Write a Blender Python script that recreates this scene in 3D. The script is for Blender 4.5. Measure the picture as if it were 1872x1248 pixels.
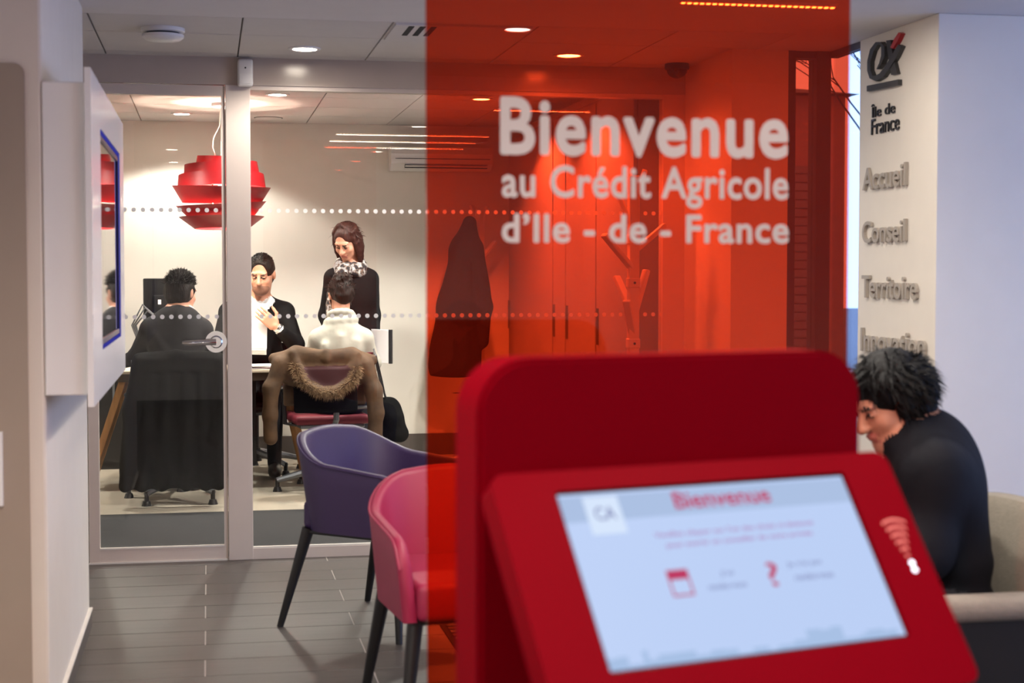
import bpy, bmesh, math, random
import numpy as np
from mathutils import Vector, Matrix
random.seed(7)
for o in list(bpy.data.objects): bpy.data.objects.remove(o)
scene = bpy.context.scene
COL = scene.collection

# ------------------------------------------------------------ camera
F, CX, CY, CAMH = 2900.0, 936.0, 624.0, 1.35
PHI = math.atan(127/F); PSI = math.atan(556/F*math.cos(PHI))
FW = Vector((math.sin(PSI)*math.cos(PHI), math.cos(PSI)*math.cos(PHI), -math.sin(PHI)))
RT = Vector((math.cos(PSI), -math.sin(PSI), 0)); UP = RT.cross(FW)
cd = bpy.data.cameras.new('camera'); cam = bpy.data.objects.new('camera', cd); COL.objects.link(cam)
cam.matrix_world = Matrix(((RT.x, UP.x, -FW.x, 0), (RT.y, UP.y, -FW.y, 0), (RT.z, UP.z, -FW.z, CAMH), (0, 0, 0, 1)))
cd.sensor_width = 36; cd.lens = F/1872*36; cd.clip_start = .05; cd.clip_end = 300
cd.dof.use_dof = True; cd.dof.focus_distance = 9.3; cd.dof.aperture_fstop = 4.0
scene.camera = cam
scene.view_settings.view_transform = 'Standard'; scene.view_settings.look = 'None'
scene.view_settings.gamma = 1; scene.view_settings.use_curve_mapping = False
scene.view_settings.exposure = 0.3

def at(x, y, X=None, Y=None, Z=None):
    r = FW + RT*((x-CX)/F) + UP*((CY-y)/F)
    t = X/r.x if X is not None else (Y/r.y if Y is not None else (Z-CAMH)/r.z)
    return Vector((0, 0, CAMH)) + r*t

# ------------------------------------------------------------ world: dusk sky outside the windows
w = bpy.data.worlds.new('sky'); scene.world = w; w.use_nodes = True
wn = w.node_tree; bg = wn.nodes['Background']
bg.inputs[0].default_value = (.32, .49, 1.0, 1); bg.inputs[1].default_value = 3.0

# daylight entering by the wide shopfront window in the right wall
def area(name, loc, rot, sx, sy, power, col):
    l = bpy.data.lights.new(name, 'AREA'); l.shape = 'RECTANGLE'; l.size = sx; l.size_y = sy; l.energy = power; l.color = col
    o = bpy.data.objects.new(name, l); COL.objects.link(o); o.location = loc; o.rotation_euler = rot; return o
area('shopfront_daylight', (5.0, 2.9, 1.2), (0, math.radians(90), 0), 1.9, 4.2, 1, (1, 1, 1)).data.cycles.is_portal = True

# ------------------------------------------------------------ helpers
def lin(c):
    f = lambda v: v/12.92 if v <= .04045 else ((v+.055)/1.055)**2.4
    return tuple(f(v/255) for v in c[:3]) + (1,)
MATS = {}
def mat(name, col, rough=.5, metal=0, var=.06, scale=8, bump=0, bscale=60, spec=.5, rnd=0, coat=0, sheen=0, emit=None, es=0, stretch=None, trans=0):
    m = bpy.data.materials.new(name); m.use_nodes = True; nt = m.node_tree; N = nt.nodes; L = nt.links
    b = N['Principled BSDF']; c = lin(col)
    b.inputs['Base Color'].default_value = c
    b.inputs['Roughness'].default_value = rough; b.inputs['Metallic'].default_value = metal
    b.inputs['Specular IOR Level'].default_value = spec; b.inputs['Coat Weight'].default_value = coat
    b.inputs['Sheen Weight'].default_value = sheen
    tc = N.new('ShaderNodeTexCoord'); src = tc.outputs['Object']
    if stretch:
        mp = N.new('ShaderNodeMapping'); mp.inputs['Scale'].default_value = stretch; L.new(src, mp.inputs['Vector']); src = mp.outputs[0]
    if var or rnd:
        no = N.new('ShaderNodeTexNoise'); no.inputs['Scale'].default_value = scale; no.inputs['Detail'].default_value = 4
        L.new(src, no.inputs['Vector'])
        mr = N.new('ShaderNodeMapRange'); mr.inputs[1].default_value = .25; mr.inputs[2].default_value = .75
        mr.inputs[3].default_value = 1-var; mr.inputs[4].default_value = 1+var; L.new(no.outputs['Fac'], mr.inputs[0])
        val = mr.outputs[0]
        if rnd:
            oi = N.new('ShaderNodeObjectInfo'); m2 = N.new('ShaderNodeMapRange'); m2.inputs[3].default_value = 1-rnd; m2.inputs[4].default_value = 1+rnd
            L.new(oi.outputs['Random'], m2.inputs[0]); mu = N.new('ShaderNodeMath'); mu.operation = 'MULTIPLY'
            L.new(val, mu.inputs[0]); L.new(m2.outputs[0], mu.inputs[1]); val = mu.outputs[0]
        vm = N.new('ShaderNodeVectorMath'); vm.operation = 'SCALE'; vm.inputs[0].default_value = c[:3]
        L.new(val, vm.inputs['Scale']); L.new(vm.outputs[0], b.inputs['Base Color'])
    if bump:
        nb = N.new('ShaderNodeTexNoise'); nb.inputs['Scale'].default_value = bscale; nb.inputs['Detail'].default_value = 3; L.new(src, nb.inputs['Vector'])
        bn = N.new('ShaderNodeBump'); bn.inputs['Strength'].default_value = bump; bn.inputs['Distance'].default_value = .01
        L.new(nb.outputs['Fac'], bn.inputs['Height']); L.new(bn.outputs[0], b.inputs['Normal'])
    if emit:
        b.inputs['Emission Color'].default_value = lin(emit); b.inputs['Emission Strength'].default_value = es
    MATS[name] = m; return m
def see_through(name, tint, refl=1.0, rough=0.0, ior=1.5, haze=None, hz=0):
    m = bpy.data.materials.new(name); m.use_nodes = True; nt = m.node_tree; N = nt.nodes; L = nt.links
    N.remove(N['Principled BSDF']); out = N['Material Output']
    t = N.new('ShaderNodeBsdfTransparent'); t.inputs[0].default_value = tuple(tint)+(1,)
    g = N.new('ShaderNodeBsdfGlossy'); g.inputs['Roughness'].default_value = rough; g.inputs[0].default_value = (refl, refl, refl, 1)
    fr = N.new('ShaderNodeFresnel'); fr.inputs['IOR'].default_value = ior
    ge = N.new('ShaderNodeNewGeometry'); mi = N.new('ShaderNodeMapRange'); mi.inputs[3].default_value = ior; mi.inputs[4].default_value = 1/ior      # thin sheet: same reflectance from both faces
    L.new(ge.outputs['Backfacing'], mi.inputs[0]); L.new(mi.outputs[0], fr.inputs['IOR'])
    mx = N.new('ShaderNodeMixShader'); L.new(fr.outputs[0], mx.inputs[0])
    base = t.outputs[0]
    if hz:
        d = N.new('ShaderNodeBsdfDiffuse'); d.inputs[0].default_value = tuple(haze)+(1,)
        m0 = N.new('ShaderNodeMixShader'); m0.inputs[0].default_value = hz; L.new(base, m0.inputs[1]); L.new(d.outputs[0], m0.inputs[2]); base = m0.outputs[0]
    L.new(base, mx.inputs[1]); L.new(g.outputs[0], mx.inputs[2]); L.new(mx.outputs[0], out.inputs['Surface'])
    MATS[name] = m; return m
def glow(name, col, s):
    m = bpy.data.materials.new(name); m.use_nodes = True; N = m.node_tree.nodes; N.remove(N['Principled BSDF'])
    e = N.new('ShaderNodeEmission'); e.inputs[0].default_value = lin(col); e.inputs[1].default_value = s
    m.node_tree.links.new(e.outputs[0], N['Material Output'].inputs[0]); MATS[name] = m; return m

ROOT = {}
def thing(name, label, cat, loc=(0, 0, 0), rz=0, group=None):
    o = bpy.data.objects.new(name, None); COL.objects.link(o); o.location = loc; o.rotation_euler = (0, 0, rz); o.empty_display_size = .05
    o['label'] = label; o['category'] = cat
    if group: o['group'] = group
    ROOT[o] = Matrix.Translation(loc) @ Matrix.Rotation(rz, 4, 'Z'); return o
def tag(o, label, cat, group=None):
    o['label'] = label; o['category'] = cat
    if group: o['group'] = group
    return o
def link(name, me, m, parent=None, smooth=False, local=False, label=None, kind=None, loc=None):
    """me: mesh with world coordinates (or local to its thing when local=True)"""
    o = bpy.data.objects.new(name, me); COL.objects.link(o)
    if m is not None:
        for mm in (m if isinstance(m, (list, tuple)) else [m]): me.materials.append(MATS[mm] if isinstance(mm, str) else mm)
    if parent is not None:
        W = ROOT.get(parent, Matrix.Identity(4))
        if not local: me.transform(W.inverted())
        o.parent = parent; ROOT[o] = W
    elif loc is not None:
        W = Matrix.Translation(loc); me.transform(W.inverted()); o.location = loc; ROOT[o] = W
    if smooth:
        me.polygons.foreach_set('use_smooth', [True]*len(me.polygons))
        if smooth != 'all':
            try: me.set_sharp_from_angle(angle=math.radians(40))
            except Exception: pass
    if label: o['label'] = label
    if kind: o['kind'] = kind
    return o
def fin(bm, name='m'):
    bmesh.ops.recalc_face_normals(bm, faces=bm.faces)
    me = bpy.data.meshes.new(name); bm.to_mesh(me); bm.free(); return me
def BM(): return bmesh.new()
def box(bm, x0, x1, y0, y1, z0, z1, bev=0, M=None, seg=2):
    r = bmesh.ops.create_cube(bm, size=1); vs = r['verts']
    for v in vs: v.co = Vector((x0+(v.co.x+.5)*(x1-x0), y0+(v.co.y+.5)*(y1-y0), z0+(v.co.z+.5)*(z1-z0)))
    if bev:
        es = {e for v in vs for e in v.link_edges}
        r2 = bmesh.ops.bevel(bm, geom=list(es), offset=bev, segments=seg, affect='EDGES', profile=.5)
        vs = list({v for f in r2['faces'] for v in f.verts} | {v for v in vs if v.is_valid})
    if M is not None: bmesh.ops.transform(bm, matrix=M, verts=vs)
    return vs
def cyl(bm, a, b, ra, rb=None, n=16, caps=True):
    a = Vector(a); b = Vector(b); rb = ra if rb is None else rb
    d = b-a; q = d.to_track_quat('Z', 'Y').to_matrix()
    A = []; B = []
    for i in range(n):
        t = 2*math.pi*i/n; e = q @ Vector((math.cos(t), math.sin(t), 0))
        A.append(bm.verts.new(a+e*ra)); B.append(bm.verts.new(b+e*rb))
    for i in range(n): bm.faces.new((A[i], A[(i+1) % n], B[(i+1) % n], B[i]))
    if caps: bm.faces.new(A[::-1]); bm.faces.new(B)
def tube(bm, pts, r, n=8, caps=True, flat=None):
    pts = [Vector(p) for p in pts]; rings = []
    R = r if isinstance(r, (list, tuple)) else [r]*len(pts)
    ref = None
    for i, p in enumerate(pts):
        d = (pts[min(i+1, len(pts)-1)]-pts[max(i-1, 0)]).normalized()
        if ref is None: ref = d.orthogonal().normalized()
        ref = (ref - d*ref.dot(d)).normalized(); s = d.cross(ref)
        rings.append([bm.verts.new(p+(ref*math.cos(2*math.pi*k/n)+s*math.sin(2*math.pi*k/n))*R[i]) for k in range(n)])
    for i in range(len(rings)-1):
        for k in range(n): bm.faces.new((rings[i][k], rings[i][(k+1) % n], rings[i+1][(k+1) % n], rings[i+1][k]))
    if caps: bm.faces.new(rings[0][::-1]); bm.faces.new(rings[-1])
def lathe(bm, prof, c=(0, 0, 0), n=32, M=None, close=False):
    c = Vector(c); rings = []
    for r, z in prof:
        rings.append([bm.verts.new((M @ Vector((r*math.cos(2*math.pi*k/n), r*math.sin(2*math.pi*k/n), z)) if M is not None else Vector((r*math.cos(2*math.pi*k/n), r*math.sin(2*math.pi*k/n), z)))+c) for k in range(n)])
    m = len(rings)
    for i in range(m if close else m-1):
        for k in range(n): bm.faces.new((rings[i][k], rings[i][(k+1) % n], rings[(i+1) % m][(k+1) % n], rings[(i+1) % m][k]))
    if not close:
        bm.faces.new(rings[0][::-1]); bm.faces.new(rings[-1])
def prism(bm, pts, d):
    """closed polygon (3-D points) extruded by vector d"""
    A = [bm.verts.new(Vector(p)) for p in pts]; B = [bm.verts.new(Vector(p)+Vector(d)) for p in pts]; n = len(A)
    bm.faces.new(A); bm.faces.new(B[::-1])
    for i in range(n): bm.faces.new((A[i], B[i], B[(i+1) % n], A[(i+1) % n]))
def rrect(w, h, r, n=6, radii=None):
    rs = radii or (r, r, r, r); out = []
    for (cx, cy, a0, rr) in ((w/2, h/2, 0, rs[0]), (-w/2, h/2, 90, rs[1]), (-w/2, -h/2, 180, rs[2]), (w/2, -h/2, 270, rs[3])):
        for i in range(n+1):
            a = math.radians(a0+90*i/n); sx = 1 if cx > 0 else -1; sy = 1 if cy > 0 else -1
            out.append((cx-sx*rr+rr*math.cos(a), cy-sy*rr+rr*math.sin(a)))
    return out
def bx(name, dims, m, parent=None, bev=0, **k):
    bm = BM(); box(bm, *dims, bev=bev); return link(name, fin(bm, name), m, parent, **k)
def struct(name, dims, m, bev=0):
    o = bx(name, dims, m, bev=bev); o['kind'] = 'structure'; return o
def text_geo(body, bold=0.0, spacing=1.0):
    cu = bpy.data.curves.new('txt', 'FONT'); cu.body = body; cu.offset = bold; cu.space_character = spacing; cu.resolution_u = 4; cu.fill_mode = 'FRONT'
    cu.extrude = 0
    o = bpy.data.objects.new('txt', cu); COL.objects.link(o)
    dg = bpy.context.evaluated_depsgraph_get(); me = bpy.data.meshes.new_from_object(o.evaluated_get(dg))
    bpy.data.objects.remove(o); return me
def text_on(name, body, o, ux, uy, x0, x1, y0, y1, m, parent, depth=.001, bold=.02, spacing=1.0, fit='xy', label=None, split=False):
    """lettering fitted in rectangle (x0..x1, y0..y1) of the plane o + ux*x + uy*y, standing proud by depth along ux x uy"""
    me = text_geo(body, 0, spacing); bm = BM()
    offs = [(0, 0)]+([(bold*math.cos(a*.7854), bold*math.sin(a*.7854)) for a in range(8)] if bold else [])
    for i, (dx, dy) in enumerate(offs):       # heavier weight: the outline repeated round its own place
        k0 = len(bm.verts); bm.from_mesh(me); bm.verts.ensure_lookup_table()
        for v in list(bm.verts)[k0:]: v.co.x += dx; v.co.y += dy; v.co.z += i*(.008 if depth > 0 else 1)
    bpy.data.meshes.remove(me)
    if depth > 0:
        ext = bmesh.ops.extrude_face_region(bm, geom=list(bm.faces))
        for v in [g for g in ext['geom'] if isinstance(g, bmesh.types.BMVert)]: v.co.z += 1
    xs = [v.co.x for v in bm.verts]; ys = [v.co.y for v in bm.verts]; a, b, c, d = min(xs), max(xs), min(ys), max(ys)
    sx = (x1-x0)/(b-a); sy = (y1-y0)/(d-c) if fit == 'xy' else sx
    n = ux.cross(uy)
    for v in bm.verts: v.co = o + ux*(x0+(v.co.x-a)*sx) + uy*(y0+(v.co.y-c)*sy) + n*(v.co.z*(depth if depth > 0 else 8e-5) + .0006)
    if not split: return link(name, fin(bm, name), m, parent, label=label)
    # one object per letter: islands whose extents overlap along the line belong together
    bm.verts.index_update(); seen = set(); isl = []
    for v in bm.verts:
        if v in seen: continue
        st = [v]; seen.add(v); g = []
        while st:
            q = st.pop(); g.append(q)
            for e in q.link_edges:
                r = e.other_vert(q)
                if r not in seen: seen.add(r); st.append(r)
        tt = [(q.co-o).dot(ux) for q in g]; isl.append((min(tt), max(tt), g))
    isl.sort(key=lambda a: a[0]); groups = []
    for a, b, g in isl:
        if groups and a < groups[-1][1]-.25*min(b-a, groups[-1][1]-groups[-1][0]): groups[-1][1] = max(groups[-1][1], b); groups[-1][2] += g
        else: groups.append([a, b, list(g)])
    for a, b, g in groups:
        idx = {q: i for i, q in enumerate(g)}; fs = {f for q in g for f in q.link_faces}
        me = bpy.data.meshes.new(name); me.from_pydata([q.co[:] for q in g], [], [[idx[q] for q in f.verts] for f in fs]); link(name, me, m, parent)
    bm.free()
def strands(parent, p, R, n, seed, m, ok, ln, comb, lift=.7, rad=(.079, .097, .09), cen=(0, -.02, .034), droop=.3, wd=.0022, rnd=.35):
    rs = np.random.RandomState(seed); vs = []; fs = []
    while len(fs) < n*2:
        v = rs.randn(3); v /= np.linalg.norm(v)
        if not ok(v): continue
        a = np.array(p(*(np.array(cen)+np.array(rad)*v*.985))); d = R @ (v*lift+np.array(comb(v))+rs.randn(3)*rnd); d /= np.linalg.norm(d); L_ = rs.uniform(*ln)
        s = np.cross(d, R @ v); s = s/(np.linalg.norm(s)+1e-6)*wd; b = a+d*L_*.55; d2 = d+np.array((0, 0, -droop)); d2 /= np.linalg.norm(d2); c = b+d2*L_*.45
        k = len(vs); vs += [a-s, a+s, b+s*.8, b-s*.8, c]; fs += [(k, k+1, k+2, k+3), (k+3, k+2, k+4)]
    me = bpy.data.meshes.new('strands'); me.from_pydata([tuple(x) for x in vs], [], fs); return link('hair_strands', me, m, parent, kind='stuff')
def copy_tree(o, loc, rz=0, label=None):
    c = o.copy(); COL.objects.link(c); c.location = loc; c.rotation_euler = (0, 0, rz)
    if label: c['label'] = label
    for ch in [x for x in bpy.data.objects if x.parent == o]:
        k = ch.copy(); COL.objects.link(k); k.parent = c
        for g in [x for x in bpy.data.objects if x.parent == ch]:
            q = g.copy(); COL.objects.link(q); q.parent = k
    return c

# ---- implicit surfaces for bodies, hair and draped cloth (smooth unions meshed with surface nets)
def V3(*a): return np.array(a, float)
class Sdf:
    def __init__(s): s.p = []
    def cone(s, a, b, ra, rb=None, m=0, k=.02, op='+'):
        s.p.append(('c', np.array(a, float), np.array(b, float), ra, ra if rb is None else rb, m, k, op)); return s
    def chain(s, pts, rs, m=0, k=.02, op='+'):
        for i in range(len(pts)-1): s.cone(pts[i], pts[i+1], rs[i], rs[i+1], m, k, op)
        return s
    def ell(s, c, r, R=None, m=0, k=.02, op='+'):
        s.p.append(('e', np.array(c, float), np.array(r, float), np.eye(3) if R is None else np.array(R, float), None, m, k, op)); return s
    def box(s, c, h, R=None, rad=.01, m=0, k=.02, op='+'):
        s.p.append(('b', np.array(c, float), np.array(h, float), np.eye(3) if R is None else np.array(R, float), rad, m, k, op)); return s
    def mesh(s, vox=.006, noise=0, nscale=30, seed=1):
        lo = np.full(3, 1e9); hi = -lo; bb = []
        for q in s.p:
            if q[0] == 'c':
                l = np.minimum(q[1]-q[3], q[2]-q[4]); h = np.maximum(q[1]+q[3], q[2]+q[4])
            else:
                e = (np.abs(q[3]) @ q[2]); l = q[1]-e; h = q[1]+e
            bb.append((l, h))
            if q[7] == '+': lo = np.minimum(lo, l); hi = np.maximum(hi, h)
        lo = lo-3*vox; n = np.ceil((hi-lo)/vox).astype(int)+4
        D = np.full(n, .3, np.float32); RAW = np.full(n, 1e3, np.float32); MA = np.zeros(n, np.int16)
        for q, (l, h) in zip(s.p, bb):
            k = max(q[6], 1e-5); mg = k+4*vox
            i0 = np.clip(np.floor((l-mg-lo)/vox).astype(int), 0, n); i1 = np.clip(np.ceil((h+mg-lo)/vox).astype(int)+1, 0, n)
            if np.any(i1 <= i0): continue
            sl = tuple(slice(a, b) for a, b in zip(i0, i1))
            X, Y, Z = np.meshgrid(*[lo[j]+vox*np.arange(i0[j], i1[j]) for j in range(3)], indexing='ij')
            P = np.stack([X, Y, Z], -1)
            if q[0] == 'c':
                ba = q[2]-q[1]; L2 = max(ba@ba, 1e-12); t = np.clip(((P-q[1])@ba)/L2, 0, 1)
                d = np.linalg.norm(P-q[1]-t[..., None]*ba, axis=-1)-(q[3]+(q[4]-q[3])*t)
            elif q[0] == 'e':
                Q = (P-q[1]) @ q[3]; k0 = np.linalg.norm(Q/q[2], axis=-1); k1 = np.linalg.norm(Q/(q[2]**2), axis=-1)+1e-9; d = k0*(k0-1)/k1
                d = np.where(k0 < 1e-4, -q[2].min(), d)
            else:
                Q = np.abs((P-q[1]) @ q[3])-(q[2]-q[4]); d = np.linalg.norm(np.maximum(Q, 0), axis=-1)+np.minimum(Q.max(-1), 0)-q[4]
            d = d.astype(np.float32); a = D[sl]
            if q[7] == '+':
                hh = np.maximum(k-np.abs(a-d), 0)/k; D[sl] = np.minimum(a, d)-hh*hh*k*.25
                r = RAW[sl]; w_ = d < r; r[w_] = d[w_]; MA[sl][w_] = q[5]
            elif q[7] == 'm':
                MA[sl][d < 0] = q[5]
            else:
                hh = np.maximum(k-np.abs(-d-a), 0)/k; D[sl] = np.maximum(a, -d)+hh*hh*k*.25
        if noise:
            rs = np.random.RandomState(seed); ph = rs.rand(6, 3)*6.28; fr = rs.randn(6, 3)*nscale
            idx = np.argwhere(np.abs(D) < noise*2+2*vox); pp = lo+idx*vox
            nv = sum(np.sin(pp@fr[i]+ph[i, 0]) for i in range(6))/3.0
            D[tuple(idx.T)] += (noise*nv).astype(np.float32)
        return nets(D, MA, lo, vox)
def nets(D, MA, lo, vox):
    S = D < 0; n = np.array(D.shape)-1
    c = [S[i:n[0]+i, j:n[1]+j, k:n[2]+k] for i in (0, 1) for j in (0, 1) for k in (0, 1)]
    cnt = sum(x.astype(np.int8) for x in c); act = (cnt > 0) & (cnt < 8)
    ids = np.full(n, -1, np.int64); I = np.argwhere(act); ids[tuple(I.T)] = np.arange(len(I))
    acc = np.zeros((len(I), 3)); num = np.zeros(len(I))
    cor = [(i, j, k) for i in (0, 1) for j in (0, 1) for k in (0, 1)]
    for a in cor:
        for ax in range(3):
            if a[ax] == 1: continue
            b = list(a); b[ax] = 1
            da = D[tuple((I+a).T)]; db = D[tuple((I+b).T)]; m = (da < 0) != (db < 0)
            t = np.where(m, da/np.where(m, da-db, 1), 0)
            p = np.repeat(np.array(a, float)[None], len(I), 0); p[:, ax] = t
            acc[m] += p[m]; num[m] += 1
    co = lo+vox*(I+acc/num[:, None])
    mv = MA[tuple((I+np.round(acc/num[:, None]).astype(int)).T)]
    faces = []
    for ax in range(3):
        o1, o2 = [(1, 2), (2, 0), (0, 1)][ax]
        sh = [slice(1, -1)]*3; sh[ax] = slice(0, -1)
        A = S[tuple(sh)]; sh2 = list(sh); sh2[ax] = slice(1, None); B = S[tuple(sh2)]
        E = np.argwhere(A != B)
        off = np.ones(3, int); off[ax] = 0; E = E+off
        fl = S[tuple(E.T)]
        q = []
        for u, v in ((0, 0), (1, 0), (1, 1), (0, 1)):
            e = E.copy(); e[:, o1] -= u; e[:, o2] -= v; q.append(ids[tuple(e.T)])
        q = np.stack(q, 1); q[~fl] = q[~fl][:, ::-1]; faces.append(q[(q >= 0).all(1)])
    Fc = np.concatenate(faces); me = bpy.data.meshes.new('sdf')
    me.vertices.add(len(co)); me.vertices.foreach_set('co', co.ravel())
    me.loops.add(len(Fc)*4); me.loops.foreach_set('vertex_index', Fc.ravel()[::1].astype(np.int32))
    me.polygons.add(len(Fc)); me.polygons.foreach_set('loop_start', np.arange(0, len(Fc)*4, 4, dtype=np.int32))
    me.polygons.foreach_set('material_index', mv[Fc[:, 0]].astype(np.int32))
    me.polygons.foreach_set('use_smooth', np.ones(len(Fc), bool)); me.update(calc_edges=True); me.validate()
    return me
# ------------------------------------------------------------ materials
mat('wall_white', (228, 222, 212), .6, var=.02, bump=.03, bscale=200)
mat('pillar_beige', (214, 203, 190), .55, var=.02)
mat('frame_taupe', (212, 199, 190), .38, var=.02)
mat('panel_taupe', (158, 142, 126), .5, var=.02)
mat('header_taupe', (186, 173, 163), .2, var=.03, spec=.7)
mat('ceiling_white', (205, 200, 198), .7, var=.02, bump=.05, bscale=300)
mat('plaster_white', (214, 210, 210), .65, var=.02)
mat('grid_dark', (120, 114, 110), .8)
mat('plank', (78, 72, 69), .4, var=.22, scale=5, bump=.05, bscale=40, rnd=.07, stretch=(.6, 14, 1))
mat('grout', (176, 168, 162), .9)
mat('carpet_dark', (52, 52, 54), .95, var=.18, scale=220, bump=.4, bscale=500)
mat('carpet_light', (176, 166, 150), .95, var=.2, scale=220, bump=.4, bscale=500)
mat('skirting_dark', (84, 76, 72), .5)
mat('skirting_white', (225, 220, 212), .4)
mat('white_plastic', (232, 230, 228), .3, var=0)
mat('display_white', (236, 234, 232), .25, var=0)
mat('black_plastic', (15, 15, 17), .35, var=0)
mat('dark_metal', (60, 58, 60), .4, metal=.6)
mat('steel', (190, 190, 192), .2, metal=1, var=0)
mat('chrome', (225, 225, 228), .08, metal=1, var=0)
mat('grey_metal', (128, 132, 138), .35, metal=.7, var=0)
mat('dot_film', (236, 234, 232), .6, var=0)
see_through('clear_glass', (.97, .98, .975), refl=.5)
see_through('red_acrylic', (.93, .255, .125), refl=.7, haze=(.75, .06, .02), hz=.025)
mat('film_white', (160, 146, 146), .6, var=0)
mat('kiosk_red', (102, 0, 11), .5, var=.02, spec=.02)
mat('purple_leather', (60, 42, 84), .5, var=.05, bump=.05, bscale=300)
mat('pink_leather', (150, 33, 70), .5, var=.04, bump=.05, bscale=300)
mat('black_wood', (26, 25, 26), .4, var=.1)
mat('lamp_red', (150, 14, 22), .42, var=.02)
mat('white_cable', (230, 228, 222), .5, var=0)
mat('oak', (178, 128, 78), .5, var=.18, scale=6, stretch=(6, 6, 1))
mat('table_top', (206, 190, 168), .45, var=.05)
mat('table_edge', (92, 78, 66), .5, var=.1)
mat('cupboard_grey', (160, 150, 158), .5, var=.02)
mat('cabinet_black', (20, 19, 20), .5, var=.1)
mat('skin_light', (212, 152, 126), .5, var=.06, scale=30)
mat('skin_tan', (196, 138, 112), .5, var=.06, scale=30)
mat('lips', (180, 104, 92), .45, var=0)
mat('eye', (40, 28, 24), .2, var=0)
mat('stubble', (140, 98, 80), .6, var=.15, scale=120)
mat('suit_black', (12, 12, 14), .85, var=.15, scale=12, bump=.1, bscale=14, spec=.2)
mat('suit_charcoal', (44, 42, 44), .85, var=.12, scale=12, bump=.1, bscale=16, spec=.2)
mat('shirt_white', (232, 230, 228), .7)
mat('sweater_white', (190, 186, 174), .85, var=.05, scale=25, bump=.2, bscale=30, spec=.15)
mat('trousers', (34, 34, 40), .8)
mat('jeans', (46, 58, 84), .85, var=.15, scale=40)
mat('hair_dark', (28, 19, 14), .55, spec=.25, var=.5, scale=110, bump=.5, bscale=110, stretch=(1, 1, .18))
mat('hair_black', (11, 11, 13), .6, spec=.2, var=.5, scale=110, bump=.5, bscale=110, stretch=(1, 1, .18))
mat('hair_auburn', (58, 30, 24), .5, spec=.3, var=.5, scale=120, bump=.5, bscale=120, stretch=(1, 1, .18))
mat('parka_brown', (88, 64, 42), .75, var=.4, scale=14, bump=.3, bscale=22)
mat('fur', (128, 100, 70), .8, var=.3, scale=60)
mat('lining', (66, 24, 28), .7); mat('burgundy', (112, 22, 40), .6, var=.08)
mat('coat_black', (11, 11, 12), .9, var=.2, scale=14, bump=.15, bscale=14, spec=.1)
mat('coat_navy', (20, 24, 44), .85, var=.2, scale=14, bump=.15, bscale=14, spec=.15)
mat('woman_coat', (17, 18, 25), .85, var=.15, scale=14, bump=.3, bscale=18, spec=.2)
mat('paper', (236, 236, 240), .7, var=.01)
mat('scarf', (112, 102, 98), .85, var=.9, scale=34, bump=.4, bscale=60)
mat('tree_stand', (226, 214, 196), .5, var=.05)
mat('sofa_grey', (132, 125, 114), .85, var=.08, scale=60, bump=.3, bscale=250)
mat('sign_dark', (52, 52, 54), .4, var=0)
mat('sign_black', (24, 24, 26), .4, var=0)
mat('sign_grey', (168, 160, 150), .4, var=0)
mat('logo_red', (176, 40, 48), .4, var=0)
mat('mat_grey', (84, 80, 80), .8); mat('mat_dark', (34, 32, 32), .9)
mat('brick_far', (150, 120, 112), .9, var=.1); mat('shutter_far', (120, 110, 116), .7); mat('roof_far', (70, 66, 74), .9)
mat('bark', (40, 32, 36), .9); mat('asphalt', (90, 90, 96), .9); mat('alu_dark', (88, 78, 84), .4, metal=.3)
glow('downlight_on', (255, 240, 220), 60); glow('led_on', (255, 214, 160), 22); glow('lamp_bulb', (255, 225, 190), 25)
glow('blue_rim', (74, 74, 190), .45); mat('rim_navy', (26, 24, 70), .3, var=0); glow('led_white', (235, 240, 255), 3)
mat('screen_glass', (14, 16, 30), .03, var=0, spec=.8)

# printed scarf: pale, grey and brown blotches
m = MATS['scarf']; N = m.node_tree.nodes; L = m.node_tree.links
no = N.new('ShaderNodeTexNoise'); no.inputs['Scale'].default_value = 38; no.inputs['Detail'].default_value = 2; tc = N.new('ShaderNodeTexCoord'); L.new(tc.outputs['Object'], no.inputs['Vector'])
cr = N.new('ShaderNodeValToRGB'); cr.color_ramp.interpolation = 'CONSTANT'; cr.color_ramp.elements[0].color = lin((44, 42, 46)); cr.color_ramp.elements[1].position = .6; cr.color_ramp.elements[1].color = lin((196, 192, 188))
e_ = cr.color_ramp.elements.new(.46); e_.color = lin((118, 96, 82)); e_ = cr.color_ramp.elements.new(.52); e_.color = lin((150, 146, 148))
L.new(no.outputs['Fac'], cr.inputs[0]); L.new(cr.outputs[0], N['Principled BSDF'].inputs['Base Color'])
YP, ZC, ZO, YB = 7.51, 2.342, 2.42, 11.59
XL, XR = -.457, 2.30
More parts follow.
